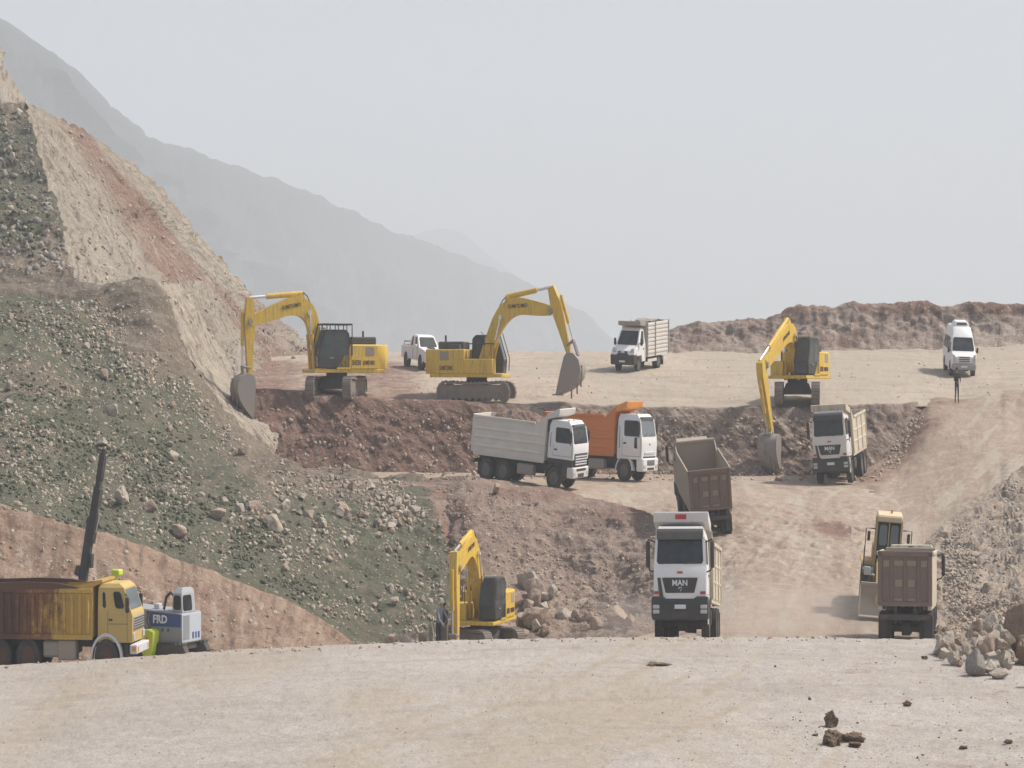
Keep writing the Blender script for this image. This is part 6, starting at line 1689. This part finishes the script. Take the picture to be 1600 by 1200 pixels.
    q = Part(); bar(q, L * .40, L * .47, -.25, -.22, .1, .05); q.build('clamp', ms, F['black'])
    q = Part(); bar(q, L * .33, L * .38, .38, .38, .16, .12, .16); bar(q, L * .26, L * .285, .42, .42, .14, .1, .16); q.build('rod_holder', ms, F['dark'])
    q = Part(); q.tube([tuple(a + d * (L * .7) - n * .22), tuple(a + d * (L * .66) - n * .3), tuple(a + d * (L * .58) - n * .24)], .02, 6); q.build('hose', ms, F['ltgrey'])
    return rt
dr = drill_rig(); place(dr, 271, 113.5, 65, 3, 1.8, .92, py=1031, tilt=False)

# ---------------------------------------------------------------- people
SKIN = paint('skin', (.42, .25, .17), .6, .05)
HAIR = paint('dark_hair', (.02, .016, .014), .7, .02)
def cloth(name, col): return paint(name, col, .85, .04)
def person(label, J, shirt, trousers, shoes, hair=None, cap=None, sleeves=True):
    """J: joint positions in metres for a standing or bending figure, front to -Y; one continuous skinned body"""
    rt = root('person', label, 'person')
    names = ['pelvis', 'waist', 'chest', 'neck', 'chin', 'head', 'crown']
    pts, edges, rad = [], [], []
    idx = {}
    def add(nm, p, r, par=None):
        idx[nm] = len(pts); pts.append(Vector(p)); rad.append(r)
        if par: edges.append((idx[par], idx[nm]))
    add('pelvis', J['pelvis'], (.155, .115)); add('waist', J['waist'], (.14, .10), 'pelvis'); add('chest', J['chest'], (.175, .12), 'waist')
    add('neck', J['neck'], (.06, .06), 'chest'); add('chin', J['neck'] * .55 + J['head'] * .45, (.07, .075), 'neck'); add('head', J['head'], (.078, .095), 'chin')
    up = (J['head'] - J['neck']).normalized(); add('crown', J['head'] + up * .09, (.06, .075), 'head')
    for s in 'LR':
        add('sh' + s, J['sh' + s], (.065, .065), 'chest'); add('el' + s, J['el' + s], (.045, .045), 'sh' + s); add('wr' + s, J['wr' + s], (.03, .03), 'el' + s)
        d = (J['wr' + s] - J['el' + s]).normalized(); add('pa' + s, J['wr' + s] + d * .08, (.042, .02), 'wr' + s)
        add('hip' + s, J['hip' + s], (.092, .095), 'pelvis'); add('kn' + s, J['kn' + s], (.062, .062), 'hip' + s); add('an' + s, J['an' + s], (.042, .045), 'kn' + s)
        add('to' + s, J['an' + s] + Vector((0, -.17, -.045)), (.042, .032), 'an' + s)
    me = bpy.data.meshes.new('p'); me.from_pydata([p[:] for p in pts], edges, [])
    ob = bpy.data.objects.new('p', me); COL.objects.link(ob)
    ob.modifiers.new('s', 'SKIN'); sb = ob.modifiers.new('d', 'SUBSURF'); sb.levels = 1; sb.render_levels = 1
    for v, r in zip(me.skin_vertices[0].data, rad): v.radius = r
    me.skin_vertices[0].data[0].use_root = True
    dg = bpy.context.evaluated_depsgraph_get(); m2 = bpy.data.meshes.new_from_object(ob.evaluated_get(dg))
    bpy.data.objects.remove(ob); bpy.data.meshes.remove(me)
    p = Part(); p.bm.from_mesh(m2); bpy.data.meshes.remove(m2)
    nk = J['neck']
    for f in p.bm.faces:
        c = f.calc_center_median()
        ds = {k: (c - pts[i]).length for k, i in idx.items()}
        k = min(ds, key=ds.get)
        if k in ('chin', 'head', 'crown') or (k == 'neck' and c.z > nk.z + .01): mi = 0
        elif k.startswith('pa'): mi = 0
        elif k[:2] in ('wr', 'el', 'sh') or k in ('chest', 'waist', 'neck'): mi = 1
        elif k[:2] == 'to' or (k[:2] == 'an' and c.z < J['an' + k[2]].z + .03): mi = 3
        else: mi = 2
        f.material_index = mi
    # fingers, nose, ears
    for s in 'LR':
        d = (J['wr' + s] - J['el' + s]).normalized(); sd = d.orthogonal().normalized(); sd = Vector((0, -1, 0)) - d * (-d.y) if abs(d.y) < .9 else Vector((1, 0, 0)); sd.normalize()
        b0 = J['wr' + s] + d * .085; inward = Vector((1 if s == 'R' else -1, 0, 0))
        for k, ln in enumerate((.075, .085, .08, .062)):
            o_ = b0 + sd * (.03 - .02 * k); p.tube([o_, o_ + d * ln * .5 + inward * .008, o_ + d * ln * .85 + inward * .03], [.010, .009, .007], 6, 0)
        o_ = J['wr' + s] + d * .04 + sd * .035; p.tube([o_, o_ + d * .03 + sd * .02, o_ + d * .06 + sd * .022 + inward * .01], [.011, .010, .008], 6, 0)
    fw = Vector((0, -1, 0)); fw = (fw - up * fw.dot(up)).normalized(); hd = J['head']
    p.tube([hd + fw * .085 + up * .01, hd + fw * .115 - up * .02, hd + fw * .09 - up * .035], [.010, .016, .012], 6, 0)
    for s in (-1, 1): p.cyl(hd + Vector((s * .078, 0, 0)) - fw * .0, hd + Vector((s * .098, 0, 0)), .03, .02, 8, 0); p.cyl(hd + fw * .082 + up * .022 + Vector((s * .032, 0, 0)), hd + fw * .1 + up * .022 + Vector((s * .032, 0, 0)), .010, .006, 6, 3)
    p.tube([hd + fw * .088 - up * .058 + Vector((-.025, 0, 0)), hd + fw * .098 - up * .06, hd + fw * .088 - up * .058 + Vector((.025, 0, 0))], .007, 5, 3)
    bd = p.build('body', rt, [SKIN, shirt, trousers, shoes], smooth=60)
    q = Part(); secs = []
    hm = cap or HAIR
    for k in range(7):
        t = k / 6; rr = math.cos(t * math.pi / 2) ** .6 if t < 1 else 0.02
        secs.append([tuple(hd + up * (.015 + .125 * math.sin(t * math.pi / 2)) + Vector((math.cos(a), 0, 0)) * .092 * rr + (-fw) * (math.sin(a) * .108 * rr + .012)) for a in [2 * math.pi * i / 14 for i in range(14)]])
    q.loft(secs)
    if cap: q.prism([(hd.x - .07, hd.y - .2), (hd.x + .07, hd.y - .2), (hd.x + .085, hd.y - .08), (hd.x - .085, hd.y - .08)], 'z', hd.z + .04, hd.z + .055)
    q.build('cap' if cap else 'hair', rt, hm)
    return rt
V3 = Vector
def stand(lean=0.0, spread=.1, el=None):
    J = dict(pelvis=V3((0, 0, .95)), waist=V3((0, -.03 * lean * 4, 1.1)), chest=V3((0, -.25 * lean, 1.35)), neck=V3((0, -.42 * lean, 1.5)), head=V3((0, -.52 * lean - .02, 1.65)))
    for s, k in (('L', 1), ('R', -1)):
        J['sh' + s] = V3((k * .19, -.3 * lean, 1.42)); J['el' + s] = V3((k * .25, -.12 - .4 * lean, 1.15)); J['wr' + s] = V3((k * .16, -.3 - .4 * lean, 1.05))
        J['hip' + s] = V3((k * .09, 0, .9)); J['kn' + s] = V3((k * spread, -.03, .5)); J['an' + s] = V3((k * (spread + .03), .02, .08))
    return J
J = stand(0, .1)
pr1 = person('person in dark clothes standing in front of the white van', J, cloth('black_jacket', (.02, .021, .025)), cloth('black_trousers', (.022, .023, .03)), F['black'])
place(pr1, 1495, 188.5, 12, .3, .4, .98, tilt=False)
J = stand(.5, .1); J['elL'] = V3((.28, -.45, 1.1)); J['wrL'] = V3((.2, -.6, .95)); J['elR'] = V3((-.26, -.42, 1.08)); J['wrR'] = V3((-.14, -.58, .92))
pr2 = person('person in grey shirt and dark trousers stooping beside the lower excavator', J, cloth('grey_shirt', (.27, .28, .32)), cloth('charcoal_trousers', (.045, .042, .045)), F['black'], cap=cloth('pale_cap', (.6, .58, .52)))
place(pr2, 685, 131, 40, .3, .4, 1.0, tilt=False)
J = stand(.1, .08)
pr3 = person('dark-haired person behind the stooping one, next to the upright excavator arm', J, cloth('slate_jersey', (.06, .065, .075)), cloth('tan_trousers', (.24, .19, .15)), F['black'])
place(pr3, 696, 133, -30, .3, .4, 1.0, tilt=False)
# ---------------------------------------------------------------- dust stirred up by the wheels
def dust(px, py, D, sx, sy, sz, dens, label):
    bm = bmesh.new(); bmesh.ops.create_icosphere(bm, subdivisions=3, radius=1.0)
    me = bpy.data.meshes.new('dust_cloud'); bm.to_mesh(me); bm.free()
    m = bpy.data.materials.new('drifting_dust'); m.use_nodes = True; t = m.node_tree; t.nodes.remove(t.nodes['Principled BSDF'])
    v = t.nodes.new('ShaderNodeVolumePrincipled'); v.inputs['Color'].default_value = (0.80, 0.73, 0.66, 1)
    tc = t.nodes.new('ShaderNodeTexCoord'); ln = t.nodes.new('ShaderNodeVectorMath'); ln.operation = 'LENGTH'; t.links.new(tc.outputs['Object'], ln.inputs[0])
    n = t.nodes.new('ShaderNodeTexNoise'); n.inputs['Scale'].default_value = 2.2; n.inputs['Detail'].default_value = 3; t.links.new(tc.outputs['Object'], n.inputs['Vector'])
    mr = t.nodes.new('ShaderNodeMapRange'); mr.interpolation_type = 'SMOOTHSTEP'; mr.inputs['From Min'].default_value = 1.0; mr.inputs['From Max'].default_value = 0.2; mr.inputs['To Max'].default_value = dens
    t.links.new(ln.outputs['Value'], mr.inputs['Value'])
    mm = t.nodes.new('ShaderNodeMapRange'); mm.inputs['From Min'].default_value = .35; mm.inputs['From Max'].default_value = .65; t.links.new(n.outputs['Fac'], mm.inputs['Value'])
    mu = t.nodes.new('ShaderNodeMath'); mu.operation = 'MULTIPLY'; t.links.new(mr.outputs[0], mu.inputs[0]); t.links.new(mm.outputs[0], mu.inputs[1])
    t.links.new(mu.outputs[0], v.inputs['Density']); t.links.new(v.outputs[0], t.nodes['Material Output'].inputs['Volume'])
    me.materials.append(m)
    o = bpy.data.objects.new('dust_cloud', me); COL.objects.link(o)
    o.location = P3(px, py, D); o.scale = (sx, sy, sz); return tag(o, label, None, None, 'stuff')
dust(1250, 960, 126, 7.5, 9, 2.2, 0.10, 'pale dust drifting low over the foot of the ramp')
dust(985, 965, 121, 2.6, 5, 1.7, 0.12, 'pale dust drifting beside the wheels of the oncoming tipper')
